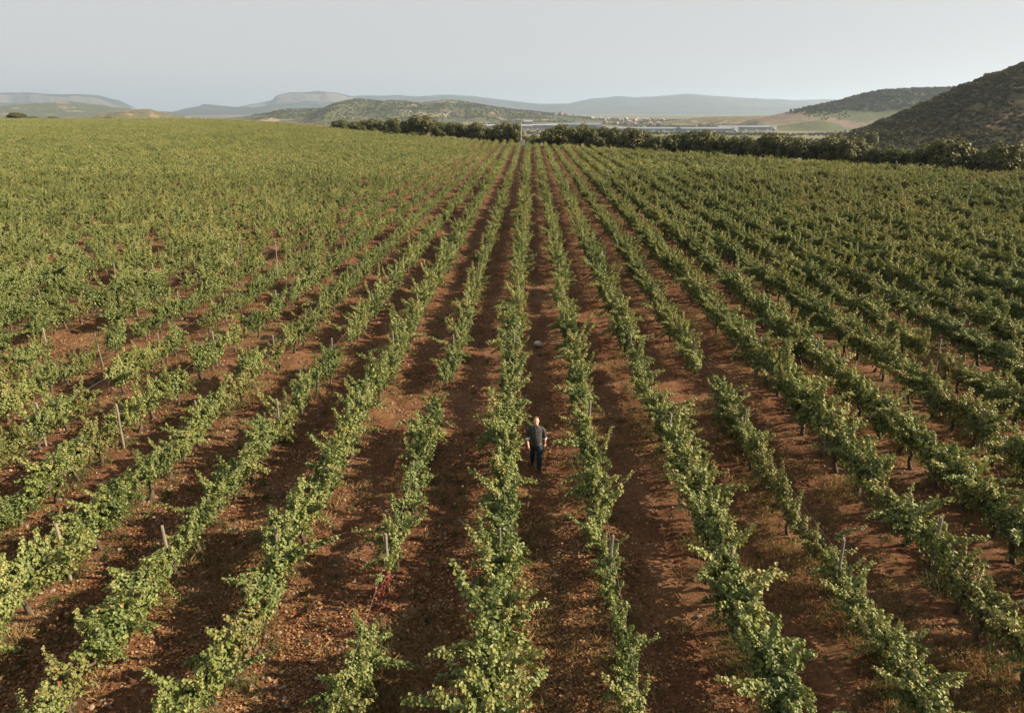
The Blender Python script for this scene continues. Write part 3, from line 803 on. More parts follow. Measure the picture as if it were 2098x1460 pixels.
# ------------------------------------------------------------------ trees
def crown_mesh(seed, w, h, m, nq=6000, lobes=34, leaf=.36):
    """crown of unit-size tree in metres: w wide, h tall, many small leaf sprays on uneven lobes"""
    r = np.random.default_rng(seed); g = Geo()
    C = []
    for i in range(lobes):
        q = nrm(r.normal(0, 1, 3)); q[2] = q[2] * .95
        rad = r.uniform(.35, .78)
        c = np.array([q[0] * w * .5 * rad, q[1] * w * .5 * rad, h * .50 + q[2] * h * .46 * rad])
        C.append((c, r.uniform(.15, .25) * (w + h) * .5))
    per = nq // lobes
    for c, rad in C:
        q = nrm(r.normal(0, 1, (per, 3))); rr = rad * (.80 + .26 * r.random((per, 1)))
        p = c + q * rr * np.array([1, 1, .85])
        p[:, 2] = np.maximum(p[:, 2], .01 * h)
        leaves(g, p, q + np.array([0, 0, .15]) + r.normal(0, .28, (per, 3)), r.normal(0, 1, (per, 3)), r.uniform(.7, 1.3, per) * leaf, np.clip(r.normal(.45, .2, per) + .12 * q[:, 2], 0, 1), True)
    return g.mesh('tree_crown', [m])
def trunk_mesh(seed, h, m=None):
    r = np.random.default_rng(seed); g = Geo()
    k = np.cumsum(r.normal(0, .08, (5, 2)), 0); zz = np.array([-.6, .2, h * .2, h * .36, h * .5])
    pts = np.column_stack([k, zz]); tube_geo(g, pts, np.array([.26, .2, .17, .14, .09]) * h / 5, 8)
    for i in range(5):
        a = r.uniform(0, 6.28); b = pts[2 + i % 3]; L_ = h * r.uniform(.22, .34)
        tube_geo(g, np.array([b, b + np.array([math.cos(a), math.sin(a), .7]) * L_ * .5, b + np.array([math.cos(a) * 1.1, math.sin(a) * 1.1, 1.3]) * L_ * .8]), np.array([.09, .06, .03]) * h / 5, 6)
    return g.mesh('tree_trunk', [M_trunk], True)
crowns = [crown_mesh(1300 + i, 6.0, 5.0, M_oak, lobes=[34, 22, 44, 28, 18, 38, 26, 32][i]) for i in range(8)]
crowns_pale = [crown_mesh(1330 + i, 4.5, 4.5, M_pale, 2200, 22, .3) for i in range(3)]
trunks = [trunk_mesh(1360 + i, 5.0) for i in range(4)]
TREES = [(-97.2, 364.9, 1.8, 4.3), (-92.6, 363.6, 3.8, 10.8), (-80.9, 344.4, 4.4, 9.1), (-70.2, 326.8, 5.1, 9.7), (-62.7, 321.4, 5.1, 8.5), (-56.9, 310.6, 6.0, 7.1), (-49.1, 297.1, 5.9, 5.9), (-43.3, 294.1, 7.9, 11.6), (-33.1, 277.0, 5.5, 8.2), (-26.4, 265.1, 5.6, 7.0), (-22.0, 264.0, 4.2, 6.1), (-17.5, 255.1, 5.4, 6.7), (-13.2, 246.5, 4.5, 4.9), (-8.3, 244.7, 5.4, 8.0), (-5.4, 238.1, 6.0, 5.5),
         (6.2, 219.0, 5.0, 6.5), (9.8, 219.2, 5.4, 6.5), (14.2, 210.4, 6.1, 7.6), (16.8, 204.2, 4.9, 4.0), (19.9, 205.0, 5.6, 6.7), (22.8, 198.3, 5.1, 5.2), (26.1, 191.1, 5.4, 6.9), (29.3, 191.7, 4.8, 5.7), (31.5, 185.9, 3.8, 4.9), (34.9, 178.6, 4.9, 5.8), (38.4, 178.9, 5.4, 5.8), (41.0, 172.6, 5.5, 6.8), (42.6, 167.7, 5.0, 4.4), (44.9, 169.7, 3.5, 3.3), (46.7, 164.6, 4.6, 5.4), (48.0, 160.1, 4.3, 4.2), (52.5, 159.0, 4.9, 6.8), (53.8, 154.5, 4.8, 5.0), (55.2, 150.0, 4.8, 4.9), (58.1, 151.1, 4.6, 4.4), (59.3, 146.8, 4.7, 4.8), (60.4, 142.6, 4.2, 4.7), (63.3, 143.8, 4.1, 4.2), (64.8, 139.0, 3.8, 4.5), (65.7, 135.1, 3.5, 4.4), (68.5, 136.4, 3.5, 4.0), (69.8, 132.1, 3.9, 5.2), (71.4, 127.1, 5.4, 7.0), (74.7, 127.6, 4.3, 3.7), (75.1, 124.5, 3.9, 3.3), (76.3, 120.3, 4.6, 6.3), (79.6, 120.8, 4.4, 5.5)]
PALE_T = {39, 40, 44}
def tree(x, y, h, w, mesh, tmesh, ref, rz, name='oak_tree'):
    root = link(name, None, None, (x, y, float(ground_z(x, y)) - .05), (0, 0, rz))
    link('trunk', tmesh, root, scl=(h / 5, h / 5, h / 5))
    c = link('crown', mesh, root, scl=(w / ref[0], w / ref[0], h / ref[1])); c['kind'] = 'stuff'
    return root
left_n = [i for i in range(15)][::-1]; right_n = list(range(15, 47))
for i, (x, y, h, w) in enumerate(TREES):
    pale = i in PALE_T
    t = tree(x, y, h * (1.02 + .24 * (math.sin(i * 12.9898) * 43758.5453 % 1)), w * (1.0 + .3 * (math.sin(i * 78.233) * 43758.5453 % 1)), crowns_pale[i % 3] if pale else crowns[i % 8], trunks[i % 4], (4.5, 4.5) if pale else (6.0, 5.0), i * 2.1, 'shrub' if h < 2.5 else 'oak_tree')
    if i < 15: pos = '%s left of the white mast' % ORD[left_n.index(i) + 1]
    else: pos = '%s right of the white mast' % ORD[right_n.index(i) + 1]
    look = 'pale green' if pale else ('tall broad dark' if i in (7, 42) else 'low dark' if h < 4 else 'dark rounded')
    tag(t, '%s tree in the hedgerow behind the vines, %s' % (look, pos), 'tree', 'hedgerow trees closing the vineyard')
for x, y, h, w, lab, pale in [(-424, 607, 6.0, 15, 'lone dark rounded bush on the left skyline', 0), (-452, 607, 2.6, 6, 'small dark bush on the skyline at the left edge', 0), (-412, 608, 3.0, 9, 'low bush beside the lone bush on the left skyline', 1), (-396, 609, 2.8, 10, 'low pale scrub right of the lone skyline bush', 1), (-350, 610, 2.3, 7, 'tiny bush on the left skyline, right of the pale scrub', 0),
                              (-1.0, 227.5, 3.0, 3.6, 'pale shrub just right of the white mast', 1), (2.0, 223.3, 2.7, 3.8, 'low shrub in the hedgerow gap, nearest the right hand oaks', 1), (.8, 232, 3.6, 3.4, 'pale shrub at the back of the hedgerow gap', 1),
                              (-84.2, 334.4, 3.0, 3.8, 'pale slender shrub in front of the far left oaks, leftmost', 1), (-71.2, 316.1, 3.3, 2.4, 'pale upright sapling before the far left oaks, second from left', 1), (-65.3, 307.8, 2.8, 3.2, 'pale wide shrub before the far left oaks, third from left', 1), (-56.9, 295.9, 3.1, 2.4, 'pale sapling left of the big oak, fourth from left', 1), (-51.6, 288.5, 4.1, 1.9, 'tall thin pale sapling close to the big broad oak', 1), (-43.2, 276.6, 2.3, 6.6, 'low brown thicket below the big broad oak', 0),
                              (131.9, 330, 11.2, 10, 'dark tree at the foot of the scrub hill, leftmost of the clump', 0), (135.5, 332, 12.8, 9, 'second dark tree of the clump at the scrub hill foot', 0), (139.1, 336, 13.4, 8, 'third dark tree of the clump at the scrub hill foot', 0), (143, 330, 13, 10, 'fourth dark tree of the clump at the scrub hill foot', 0), (149.1, 330, 14.6, 10, 'tallest dark tree at the right end of the hill foot clump', 0)]:
    q = int(abs(x) * 3)
    t = tree(x, y, h, w, crowns_pale[q % 3] if pale else crowns[q % 8], trunks[q % 4], (4.5, 4.5) if pale else (6.0, 5.0), x, 'shrub' if h < 5 else 'oak_tree')
    tag(t, lab, 'shrub' if h < 5 else 'tree', 'shrubs and trees along the field edge')

# woods and scrub that read as one mass
bush = [crown_mesh(1400 + i, 2.0, 1.5, M_scrub, 220, 9, .34) for i in range(5)]
wood = [crown_mesh(1420 + i, 7.0, 6.0, M_scrub, 260, 10, 1.0) for i in range(5)]
M_hillscrub = leaf_mat('hill_scrub_leaf', [(0, (.045, .045, .020)), (.5, (.085, .080, .038)), (1, (.15, .13, .062))], 0.1, 0.7, 0.5, 0.2)
for b_ in bush: b_.materials[0] = M_hillscrub
c_bush = collection('hill_scrub', bush); c_wood = collection('far_wood', wood)
n = 38000
X = rng.uniform(165, 560, n); Y = rng.uniform(250, 640, n)
bare = .5 + .62 * fbm(X * .045 + 11, Y * .03 + 5, 4)
k = (rng.random(n) < .22 + .78 * ss(.78, .58, bare)); X, Y = X[k], Y[k]
Zh = z_near(X, Y); k = Zh > ground_z(X, Y) - .5; X, Y, Zh = X[k], Y[k], Zh[k]
n = len(X)
sc_ = rng.uniform(.7, 1.9, n)
scatter('hill_scrub', np.column_stack([X, Y, Zh - .25]), zrot(n), np.column_stack([sc_, sc_, sc_ * rng.uniform(.7, 1.1, n)]), rng.integers(0, 5, n), c_bush, 'low dark scrub covering the right hillside', 'scrub')
n = 24000
X = rng.uniform(560, 1900, n); Y = rng.uniform(1350, 2100, n); Zh = z_right(X, Y)
k = (rng.random(n) < ss(4, 14, Zh + 8 * fbm(X / 120, Y / 80, 3))) & (vnoise(X * .012, Y * .012 + 3) < .93); X, Y, Zh = X[k], Y[k], Zh[k]; n = len(X)
s = rng.uniform(.6, 1.2, n)
pts_w = [np.column_stack([X, Y, Zh - .5])]; scl_w = [s]
n = 16000
X = rng.uniform(-1800, 400, n); Y = rng.uniform(2800, 3750, n); Zh = z_mid(X, Y)
k = (Zh > -22) & (vnoise(X * .006 + 50, Y * .006) < .62) & (rng.random(n) < .8); X, Y, Zh = X[k], Y[k], Zh[k]
pts_w.append(np.column_stack([X, Y, Zh - 1])); scl_w.append(rng.uniform(.5, 1.05, len(X)))
# valley floor groves and hedges
n = 220000
X = rng.uniform(-900, 1700, n); Y = rng.uniform(520, 4200, n)
hd = np.minimum(np.abs((X * .9 + Y * .25) % 260 - 130), np.abs((Y * .95 - X * .2) % 210 - 105))
k = (beyond(X, Y) > 330) & (((hd < 6) & (rng.random(n) < .6) & (vnoise(X * .01, Y * .01 + 8) > .38)) | ((vnoise(X * .007 + 3, Y * .009) > .70) & (rng.random(n) < .30)))
k |= (np.abs(Y - 1420 - 60 * np.sin(X / 90)) < 26) & (X > 120) & (X < 620) & (vnoise(X * .02, Y * .02) > .42) & (rng.random(n) < .8)
k |= (np.abs(Y - 1000 - .15 * X) < 45) & (X > 150) & (X < 420) & (vnoise(X * .02 + 9, Y * .02) > .5) & (rng.random(n) < .7)
k &= ~((X > -230) & (X < 60) & (Y > 1740) & (Y < 1960)) & ~((X > 270) & (X < 590) & (Y > 1500) & (Y < 1760))
X, Y = X[k], Y[k]; Zh = np.maximum(np.maximum(ground_z(X, Y), z_mid(X, Y)), np.where((Y > 1000) & (X > 480), z_right(X, Y), -99))
pts_w.append(np.column_stack([X, Y, Zh - .4])); scl_w.append(rng.uniform(.35, .8, len(X)))
pw = np.concatenate(pts_w); sw = np.concatenate(scl_w); n = len(pw)
scatter('far_woods', pw, zrot(n), sw, rng.integers(0, 5, n), c_wood, 'far woods and hedges on the hills and valley floor', 'woods')

# ------------------------------------------------------------------ mast with cabinet
M_white = simple_mat('white_paint', (.36, .36, .35), (.45, .45, .44), 5, .5, 0)
M_grey = simple_mat('grey_metal', (.35, .36, .37), (.48, .49, .50), 5, .5, 0)
mast = link('weather_mast', None, None, (-2.7, 216.5, float(ground_z(-2.7, 216.5))))
tag(mast, 'white mast with a cabinet at its foot, by the hedgerow gap', 'mast')
g = Geo(); tube_geo(g, [(0, 0, -.2), (0, 0, 3.2), (0, 0, 6.9)], [.11, .09, .07], 10); link('pole', g.mesh('pole', [M_white]), mast)
g = Geo(); box_geo(g, (.15, -.35, 0), (1.15, .35, 1.9)); cb = link('cabinet', g.mesh('cabinet', [M_white]), mast)
g = Geo(); box_geo(g, (.22, -.385, .15), (1.08, -.352, 1.75)); link('cabinet_door', g.mesh('cabinet_door', [M_white]), cb)
g = Geo(); box_geo(g, (.08, -.42, 1.902), (1.22, .42, 1.98)); link('cabinet_roof', g.mesh('cabinet_roof', [M_grey]), cb)
g = Geo(); box_geo(g, (-.95, -.3, 0), (-.35, .3, 1.0)); link('meter_box', g.mesh('meter_box', [M_white]), mast)
g = Geo(); tube_geo(g, [(-.5, 0, 6.3), (.5, 0, 6.3)], [.04, .04], 6); link('crossbar', g.mesh('crossbar', [M_grey]), mast)
g = Geo(); tube_geo(g, [(0, 0, 6.85), (0, 0, 7.6)], [.03, .015], 6); link('antenna', g.mesh('antenna', [M_grey]), mast)

# ------------------------------------------------------------------ far buildings
M_shed = simple_mat('white_cladding', (.18, .19, .205), (.25, .26, .275), .08, .6, 0)
M_shedroof = simple_mat('blue_grey_roof', (.11, .13, .165), (.16, .18, .22), .05, .6, 0)
M_dark = simple_mat('dark_opening', (.05, .05, .06), (.09, .09, .10), 1, .6, 0)
def warehouse(loc, L_, W, Hh, rz, label, bays=0, roofm=None):
    root = link('warehouse', None, None, (loc[0], loc[1], float(ground_z(loc[0], loc[1])) - 1), (0, 0, rz)); tag(root, label, 'warehouse', 'industrial sheds in the valley')
    g = Geo(); box_geo(g, (-L_ / 2, -W / 2, -1), (L_ / 2, W / 2, Hh)); link('wall', g.mesh('wall', [M_shed]), root)
    nb = max(1, int(L_ / 24)); bw = L_ / nb
    for i in range(nb):
        a = -L_ / 2 + i * bw; g = Geo()
        g.add([(a, -W / 2 - .8, Hh), (a + bw - .3, -W / 2 - .8, Hh), (a + bw - .3, 0, Hh + 3.0), (a, 0, Hh + 3.0), (a + bw - .3, W / 2 + .8, Hh), (a, W / 2 + .8, Hh)], [(0, 1, 2, 3), (3, 2, 4, 5)])
        g.f.setdefault(3, []).append((np.array([(0, 3, 5), (1, 4, 2)]) + g.n - 6, np.zeros(2, int), np.zeros(2)))
        link('roof_bay', g.mesh('roof_bay', [roofm or M_shedroof]), root)
    for i in range(nb):
        a = -L_ / 2 + (i + .5) * bw; g = Geo(); box_geo(g, (a - 2.5, -W / 2 - .25, 0), (a + 2.5, -W / 2 - .02, 4.5)); link('loading_door', g.mesh('loading_door', [M_grey]), root)
    for i in range(bays):
        y0 = -W / 2 + i * W / bays; g = Geo(); x1 = L_ / 2; d_ = W / bays
        g.add([(x1 + .05, y0, Hh - 2), (x1 + .05, y0 + d_ * .9, Hh - 2), (x1 + .05, y0 + d_ * .2, Hh + 4.5), (x1 + 9, y0, -1), (x1 + 9, y0 + d_ * .9, -1), (x1 + 9, y0 + d_ * .2, Hh + 3)], [(0, 1, 4, 3)])
        g.f.setdefault(3, []).append((np.array([(3, 4, 5), (0, 2, 1)]) + g.n - 6, np.zeros(2, int), np.zeros(2)))
        g.f[4].append((np.array([(0, 3, 5, 2), (1, 2, 5, 4)]) + g.n - 6, np.zeros(2, int), np.zeros(2)))
        link('sawtooth_bay', g.mesh('sawtooth_bay', [M_shed]), root)
    return root
M_shedroof2 = simple_mat('pale_roof', (.19, .20, .215), (.25, .26, .275), .05, .6, 0)
warehouse((-60, 1840), 130, 50, 10, .05, 'long white warehouse seen behind the oaks left of the mast', 0, M_shedroof2)
warehouse((42, 1850), 75, 40, 11, .02, 'white warehouse seen just right of the mast', 0, M_shedroof2)
warehouse((-5, 1870), 22, 22, 19, .02, 'tall narrow white block beside the mast', 0, M_shedroof2)
warehouse((120, 2050), 150, 50, 8, .02, 'low grey roofed shed beyond the hedgerow right of the mast')
warehouse((250, 1690), 170, 45, 6.5, .04, 'low blue roofed shed left of the sawtooth factory')
warehouse((372, 1600), 110, 60, 8, .03, 'blue roofed factory with white sawtooth end, nearer one', 5)
warehouse((480, 1700), 120, 60, 9, .03, 'blue roofed factory with white sawtooth end, farther one', 6)
M_hwall = simple_mat('house_render', (.15, .135, .12), (.22, .20, .18), .1, .8, 0, rnd=.3)
M_hroof = simple_mat('house_tiles', (.22, .15, .12), (.30, .21, .17), .3, .8, 0, rnd=.3)
def house_meshes(w, l, h):
    g = Geo(); box_geo(g, (-w / 2, -l / 2, -2), (w / 2, l / 2, h))
    g.add([(-w / 2, -l / 2, h), (-w / 2, l / 2, h), (-w / 2, 0, h + w * .22)], [(0, 1, 2)]); g.add([(w / 2, -l / 2, h), (w / 2, l / 2, h), (w / 2, 0, h + w * .22)], [(0, 2, 1)])
    r_ = Geo(); e = .5; zr = h + w * .22 + .1
    r_.add([(-w / 2 - e, -l / 2 - e, h - .1), (w / 2 + e, -l / 2 - e, h - .1), (w / 2 + e, 0, zr), (-w / 2 - e, 0, zr), (w / 2 + e, l / 2 + e, h - .1), (-w / 2 - e, l / 2 + e, h - .1)], [(0, 1, 2, 3), (3, 2, 4, 5)])
    return g.mesh('house_wall', [M_hwall]), r_.mesh('house_roof', [M_hroof])
hm = [house_meshes(*a) for a in ((14, 11, 7), (18, 12, 6), (12, 12, 9), (24, 13, 7))]
r = np.random.default_rng(77)
for i in range(56):
    if i < 42: x = r.normal(420, 170); y = r.uniform(3300, 4300)
    elif i < 48: x = r.uniform(-2150, -1900); y = r.uniform(4200, 4500)
    else: x = r.uniform(200, 420); y = r.uniform(2250, 2700)
    hz = max(float(ground_z(x, y)), float(z_mid(np.array([x]), np.array([y]))[0]) if y > 2000 and -1900 < x < 600 else -99)
    w_, r_ = hm[r.integers(4)]
    root = link('house', None, None, (x, y, hz - .3), (0, 0, r.uniform(0, 3.14)))
    link('wall', w_, root); link('roof', r_, root)
    if i < 42: tag(root, 'tiny pale house of the far village in the valley', 'house', 'houses of the far village')
    elif i < 48: tag(root, 'tiny pale house of the hamlet below the far left hills', 'house', 'houses of the left hamlet')
    else: tag(root, 'tiny house among trees between the sheds and the village', 'house', 'houses before the village')

# ------------------------------------------------------------------ the walking man
def loft(rings, n=14):
    """rings: (centre, half-width vector a, half-depth vector b)"""
    V = []; an = np.arange(n) * 2 * math.pi / n
    for c, a, b in rings: V.append(np.array(c) + np.cos(an)[:, None] * np.array(a) + np.sin(an)[:, None] * np.array(b))
    V = np.concatenate(V); m = len(rings); F = []
    for i in range(m - 1):
        for j in range(n): F.append((i * n + j, i * n + (j + 1) % n, (i + 1) * n + (j + 1) % n, (i + 1) * n + j))
    return V, np.array(F), [tuple(range(n))[::-1], tuple(range((m - 1) * n, m * n))]
def add_loft(bm, rings, n=14):
    V, F, caps = loft(rings, n); vs = [bm.verts.new(v) for v in V]
    for f in F: bm.faces.new([vs[i] for i in f])
    for c in caps: bm.faces.new([vs[i] for i in c])
def limb(bm, pts, n=12, flat=1.0):
    pts_ = [np.array(p[:3]) for p in pts]; rings = []
    for i, p in enumerate(pts):
        t = nrm(pts_[min(i + 1, len(pts) - 1)] - pts_[max(i - 1, 0)]); a = np.array([1.0, 0, 0]); a = nrm(a - t * (a @ t)); b = np.cross(t, a)
        rings.append((pts_[i], a * p[3], b * p[3] * (p[4] if len(p) > 4 else flat)))
    add_loft(bm, rings, n)
def finish(bm, name, mats, vox, parent, sm=3):
    bmesh.ops.recalc_face_normals(bm, faces=bm.faces)
    me = bpy.data.meshes.new(name); bm.to_mesh(me); bm.free()
    o = bpy.data.objects.new(name, me); COL.objects.link(o)
    rm = o.modifiers.new('r', 'REMESH'); rm.mode = 'VOXEL'; rm.voxel_size = vox; rm.use_smooth_shade = True
    if sm:
        s_ = o.modifiers.new('s', 'SMOOTH'); s_.iterations = sm; s_.factor = .5
    dg = bpy.context.evaluated_depsgraph_get(); me2 = bpy.data.meshes.new_from_object(o.evaluated_get(dg))
    o.modifiers.clear(); o.data = me2; me2.name = name
    me2.materials.clear()
    for m in mats: me2.materials.append(m)
    for p in me2.polygons: p.use_smooth = True
    o.parent = parent
    return o
M_skin = simple_mat('skin', (.46, .25, .17), (.54, .30, .21), 12, .55, .1, .4)
M_hair = simple_mat('grey_red_hair', (.12, .06, .035), (.24, .13, .08), 60, .7, .5, stretch=(1, 1, .2))
M_shirt = simple_mat('grey_brown_shirt', (.036, .033, .034), (.058, .053, .054), 50, .85, .3, .2)
M_jean = simple_mat('dark_denim', (.010, .020, .036), (.022, .042, .068), 60, .85, .3, .2)
M_shoe = simple_mat('dark_leather', (.012, .010, .009), (.03, .025, .02), 30, .5, .2)
M_cuff = simple_mat('pale_cuff', (.55, .55, .56), (.66, .66, .66), 40, .8, .2)
M_dk = simple_mat('watch_black', (.01, .01, .01), (.02, .02, .02), 10, .3, 0)
man = link('person', None, None, (.24, 18.8, float(ground_z(.24, 18.8)) + .015), (0, 0, R(2)), .93)
tag(man, 'man in grey rolled sleeve shirt and dark jeans walking down the row', 'person')
# local frame: he faces -Y; his left side is +X
HIPZ = .93
# legs: his left (+X) leg forward and planted, right leg trailing on its toe
LL = [(.095, .0, .92, .105, 1.05), (.10, -.05, .72, .092, 1.05), (.098, -.10, .52, .066, 1.1), (.096, -.14, .34, .060, 1.1), (.095, -.17, .10, .042, 1.1)]
RL = [(-.095, .01, .92, .105, 1.05), (-.10, .05, .72, .090, 1.05), (-.10, .07, .52, .066, 1.1), (-.098, .17, .33, .060, 1.1), (-.095, .27, .13, .042, 1.1)]
# arms: hang a little away from the body
LA = [(.175, .01, 1.395, .048), (.235, .01, 1.33, .056), (.265, .02, 1.14, .046), (.280, .045, 1.02, .041), (.285, .035, .88, .030)]
RA = [(-.175, .01, 1.395, .048), (-.24, .02, 1.33, .056), (-.275, .02, 1.14, .046), (-.275, -.09, 1.03, .041), (-.255, -.20, .92, .030)]
bm = bmesh.new()
tors = [((0, 0, .88), .155, .105), ((0, 0, .98), .165, .115), ((0, -.01, 1.10), .162, .122), ((0, -.005, 1.24), .175, .122), ((0, 0, 1.36), .19, .115), ((0, .005, 1.45), .165, .09), ((0, .01, 1.50), .075, .065), ((0, -.005, 1.56), .058, .06)]
add_loft(bm, [(c, (a, 0, 0), (0, b, 0)) for c, a, b in tors], 16)
# head, chin tucked a little towards the ground ahead
hd = [((0, -.035, 1.535), .030, .035), ((0, -.045, 1.56), .052, .060), ((0, -.040, 1.60), .066, .082), ((0, -.028, 1.65), .073, .094), ((0, -.018, 1.70), .076, .099), ((0, -.010, 1.745), .070, .090), ((0, -.005, 1.775), .048, .062), ((0, -.004, 1.788), .015, .02)]
add_loft(bm, [(c, (a, 0, 0), (0, b, 0)) for c, a, b in hd], 18)
limb(bm, [(0, -.112, 1.668, .008), (0, -.128, 1.645, .012), (0, -.140, 1.628, .016), (0, -.118, 1.615, .012)], 8)      # nose
limb(bm, [(-.045, -.095, 1.685, .010), (0, -.112, 1.690, .012), (.045, -.095, 1.685, .010)], 8)                            # brow
limb(bm, [(-.028, -.105, 1.585, .008), (0, -.120, 1.583, .010), (.028, -.105, 1.585, .008)], 8)                            # lips
for s in (-1, 1): limb(bm, [(s * .072, -.005, 1.675, .010), (s * .083, .0, 1.655, .014), (s * .079, -.008, 1.63, .009)], 8)  # ears
for A in (LA, RA): limb(bm, A, 12)
for Lg in (LL, RL): limb(bm, Lg, 12)
for A, s in ((LA, 1), (RA, -1)):
    w = np.array(A[-1][:3]); d = nrm(np.array(A[-1][:3]) - np.array(A[-2][:3])); d = nrm(d + np.array([0, -.05, -.5]))
    fwd = np.array([0, -1.0, -.1]); fwd = nrm(fwd - d * (fwd @ d)); inn = np.array([-s, 0, 0.])
    def hp(a, b, c): return tuple(w + d * a + fwd * b + inn * c)
    limb(bm, [hp(-.02, 0, 0) + (.029,), hp(.03, 0, 0) + (.036, .62), hp(.07, 0, .004) + (.040, .5), hp(.095, 0, .008) + (.036, .45)], 10)
    for q, (off, ln) in enumerate(((.030, .070), (.010, .082), (-.010, .076), (-.029, .060))):
        limb(bm, [hp(.085, off, .006) + (.0095,), hp(.085 + ln * .45, off * 1.02, .012) + (.0092,), hp(.085 + ln * .75, off * 1.0, .026) + (.0085,), hp(.085 + ln * .95, off * .95, .042) + (.007,)], 7)
    limb(bm, [hp(.02, .030, .006) + (.013,), hp(.055, .052, .016) + (.011,), hp(.088, .056, .026) + (.009,)], 7)
body = finish(bm, 'body', [M_skin], .0062, man, 2)
# shirt
bm = bmesh.new()
sh = [((0, .0, .87), .182, .135), ((0, 0, .93), .186, .140), ((0, -.012, 1.04), .184, .148), ((0, -.012, 1.14), .186, .148), ((0, -.005, 1.26), .198, .142), ((0, 0, 1.37), .212, .132), ((0, .005, 1.445), .19, .108), ((0, .01, 1.485), .105, .085), ((0, .006, 1.525), .075, .075)]
add_loft(bm, [(c, (a, 0, 0), (0, b, 0)) for c, a, b in sh], 18)
for A in (LA, RA):
    e = np.array(A[2][:3]); f2 = np.array(A[3][:3]); m2 = e * .35 + f2 * .65
    limb(bm, [(A[0][0] * .75, .01, 1.415, .066), (A[0][0] * 1.06, .01, 1.402, .070), A[1][:3] + (.072,), tuple((np.array(A[1][:3]) + e) / 2) + (.070,), tuple(e) + (.066,), tuple(m2) + (.062,)], 14)
shirt = finish(bm, 'shirt', [M_shirt], .0075, man, 2)
for A in (LA, RA):
    e = np.array(A[2][:3]); f2 = np.array(A[3][:3]); m2 = e * .35 + f2 * .65; dd = nrm(f2 - e)
    bm = bmesh.new(); limb(bm, [tuple(m2 - dd * .03) + (.066,), tuple(m2 - dd * .01) + (.071,), tuple(m2 + dd * .015) + (.070,), tuple(m2 + dd * .025) + (.064,)], 14)
    c = finish(bm, 'rolled_cuff', [M_cuff], .006, shirt, 1); c['label'] = 'pale rolled up shirt cuff'
bm = bmesh.new()
limb(bm, [(-.05, -.062, 1.50, .014), (-.04, -.085, 1.475, .016), (-.012, -.115, 1.43, .010)], 8); limb(bm, [(.05, -.062, 1.50, .014), (.04, -.085, 1.475, .016), (.012, -.115, 1.43, .010)], 8)
limb(bm, [(-.05, -.06, 1.505, .014), (-.08, .01, 1.515, .015), (-.04, .075, 1.525, .015), (.04, .075, 1.525, .015), (.08, .01, 1.515, .015), (.05, -.06, 1.505, .014)], 8)
finish(bm, 'collar', [M_shirt], .006, shirt, 1)
for z_, y_ in ((1.40, -.133), (1.30, -.147), (1.20, -.156)):
    g = Geo(); tube_geo(g, [(0, y_ + .012, z_), (0, y_ - .006, z_)], [.006, .005], 8); link('button', g.mesh('button', [M_cuff]), shirt)
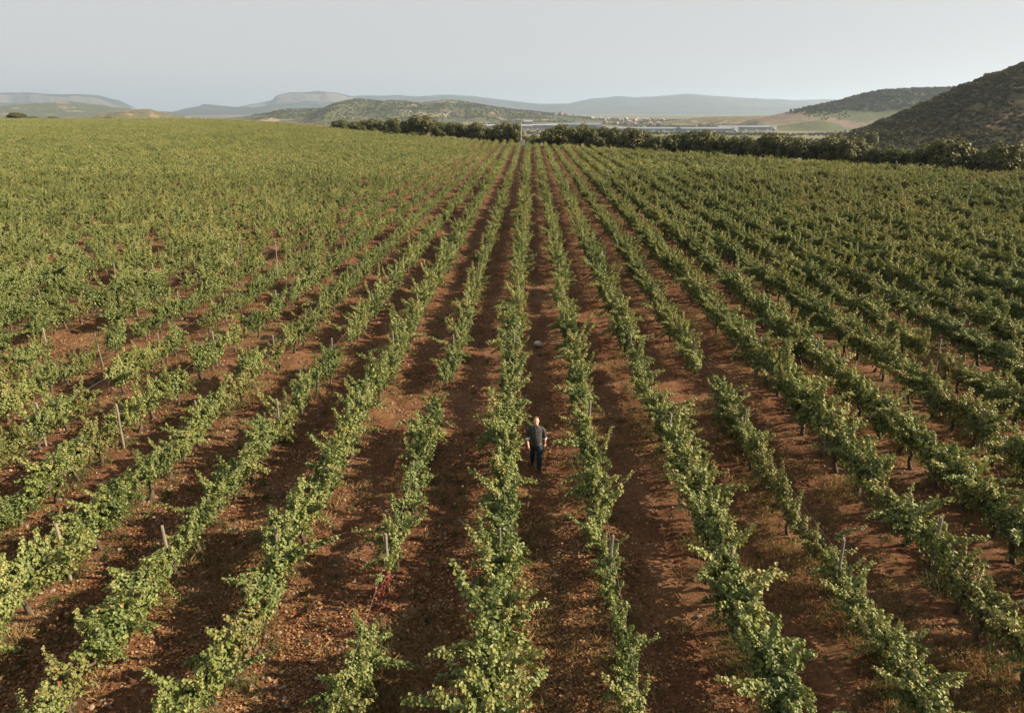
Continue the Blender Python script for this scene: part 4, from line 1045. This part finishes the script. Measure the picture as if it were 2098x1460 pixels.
# jeans
bm = bmesh.new()
add_loft(bm, [((0, 0, .80), (.155, 0, 0), (0, .118, 0)), ((0, 0, .88), (.172, 0, 0), (0, .126, 0)), ((0, 0, .97), (.168, 0, 0), (0, .122, 0))], 16)
for Lg in (LL, RL):
    limb(bm, [tuple(Lg[0][:3]) + (.108,), Lg[1][:3] + (.103,), Lg[2][:3] + (.084,), Lg[3][:3] + (.077,), Lg[4][:3] + (.066,)], 14)
finish(bm, 'jeans', [M_jean], .0075, man, 2)
g = Geo()
for Lg, s, pit in ((LL, 1, 0.0), (RL, -1, .55)):
    bm = bmesh.new(); ax, ay, az = Lg[4][:3]; cp, sp_ = math.cos(pit), math.sin(pit)
    def fp(y, z): return (ax + s * .01, ay + (y * cp - z * sp_) - 0, az - .07 + (z * cp + y * sp_) - (.03 if pit else 0))
    limb(bm, [fp(.02, .12) + (.05,), fp(.01, .06) + (.052,), fp(0, .02) + (.048,)], 12)
    add_loft(bm, [(fp(.075, .02), (.030, 0, 0), (0, 0, .034)), (fp(.05, .02), (.038, 0, 0), (0, 0, .045)), (fp(-.05, .012), (.046, 0, 0), (0, 0, .042)), (fp(-.13, .0), (.050, 0, 0), (0, 0, .032)), (fp(-.185, -.005), (.036, 0, 0), (0, 0, .024)), (fp(-.20, -.006), (.015, 0, 0), (0, 0, .012))], 12)
    finish(bm, 'shoe', [M_shoe], .006, man, 1)
# hair: short, receding
bm = bmesh.new()
add_loft(bm, [((0, .055, 1.60), (.066, 0, 0), (0, .045, 0)), ((0, .030, 1.655), (.080, 0, 0), (0, .072, 0)), ((0, .020, 1.70), (.083, 0, 0), (0, .080, 0)), ((0, .008, 1.745), (.078, 0, 0), (0, .086, 0)), ((0, .004, 1.782), (.055, 0, 0), (0, .066, 0)), ((0, .003, 1.798), (.02, 0, 0), (0, .025, 0))], 16)
finish(bm, 'hair', [M_hair], .006, man, 2)
w = np.array(LA[-1][:3]); d = nrm(np.array(LA[-1][:3]) - np.array(LA[-2][:3])); g = Geo(); tube_geo(g, [tuple(w - d * .035), tuple(w - d * .01)], [.036, .036], 12)
link('wristwatch', g.mesh('wristwatch', [M_dk]), man)['label'] = 'dark watch on his left wrist'

# ------------------------------------------------------------------ haze
m = bpy.data.materials.new('haze_air'); m.use_nodes = True; nt = m.node_tree; nt.nodes.clear()
pv = nt.nodes.new('ShaderNodeVolumePrincipled'); pv.inputs['Density'].default_value = 6.5e-5
pv.inputs['Color'].default_value = (.64, .79, 1.0, 1); pv.inputs['Anisotropy'].default_value = 0.55
pv.inputs['Density Attribute'].default_value = ''; pv.inputs['Color Attribute'].default_value = ''; pv.inputs['Temperature Attribute'].default_value = ''
mo = nt.nodes.new('ShaderNodeOutputMaterial'); nt.links.new(pv.outputs[0], mo.inputs['Volume'])
m.cycles.homogeneous_volume = True
g = Geo(); box_geo(g, (-17000, -900, -72), (17000, 27000, 420))
hz = link('haze', g.mesh('haze', [m])); tag(hz, 'thin pale haze filling the whole valley', 'haze', kind='stuff')
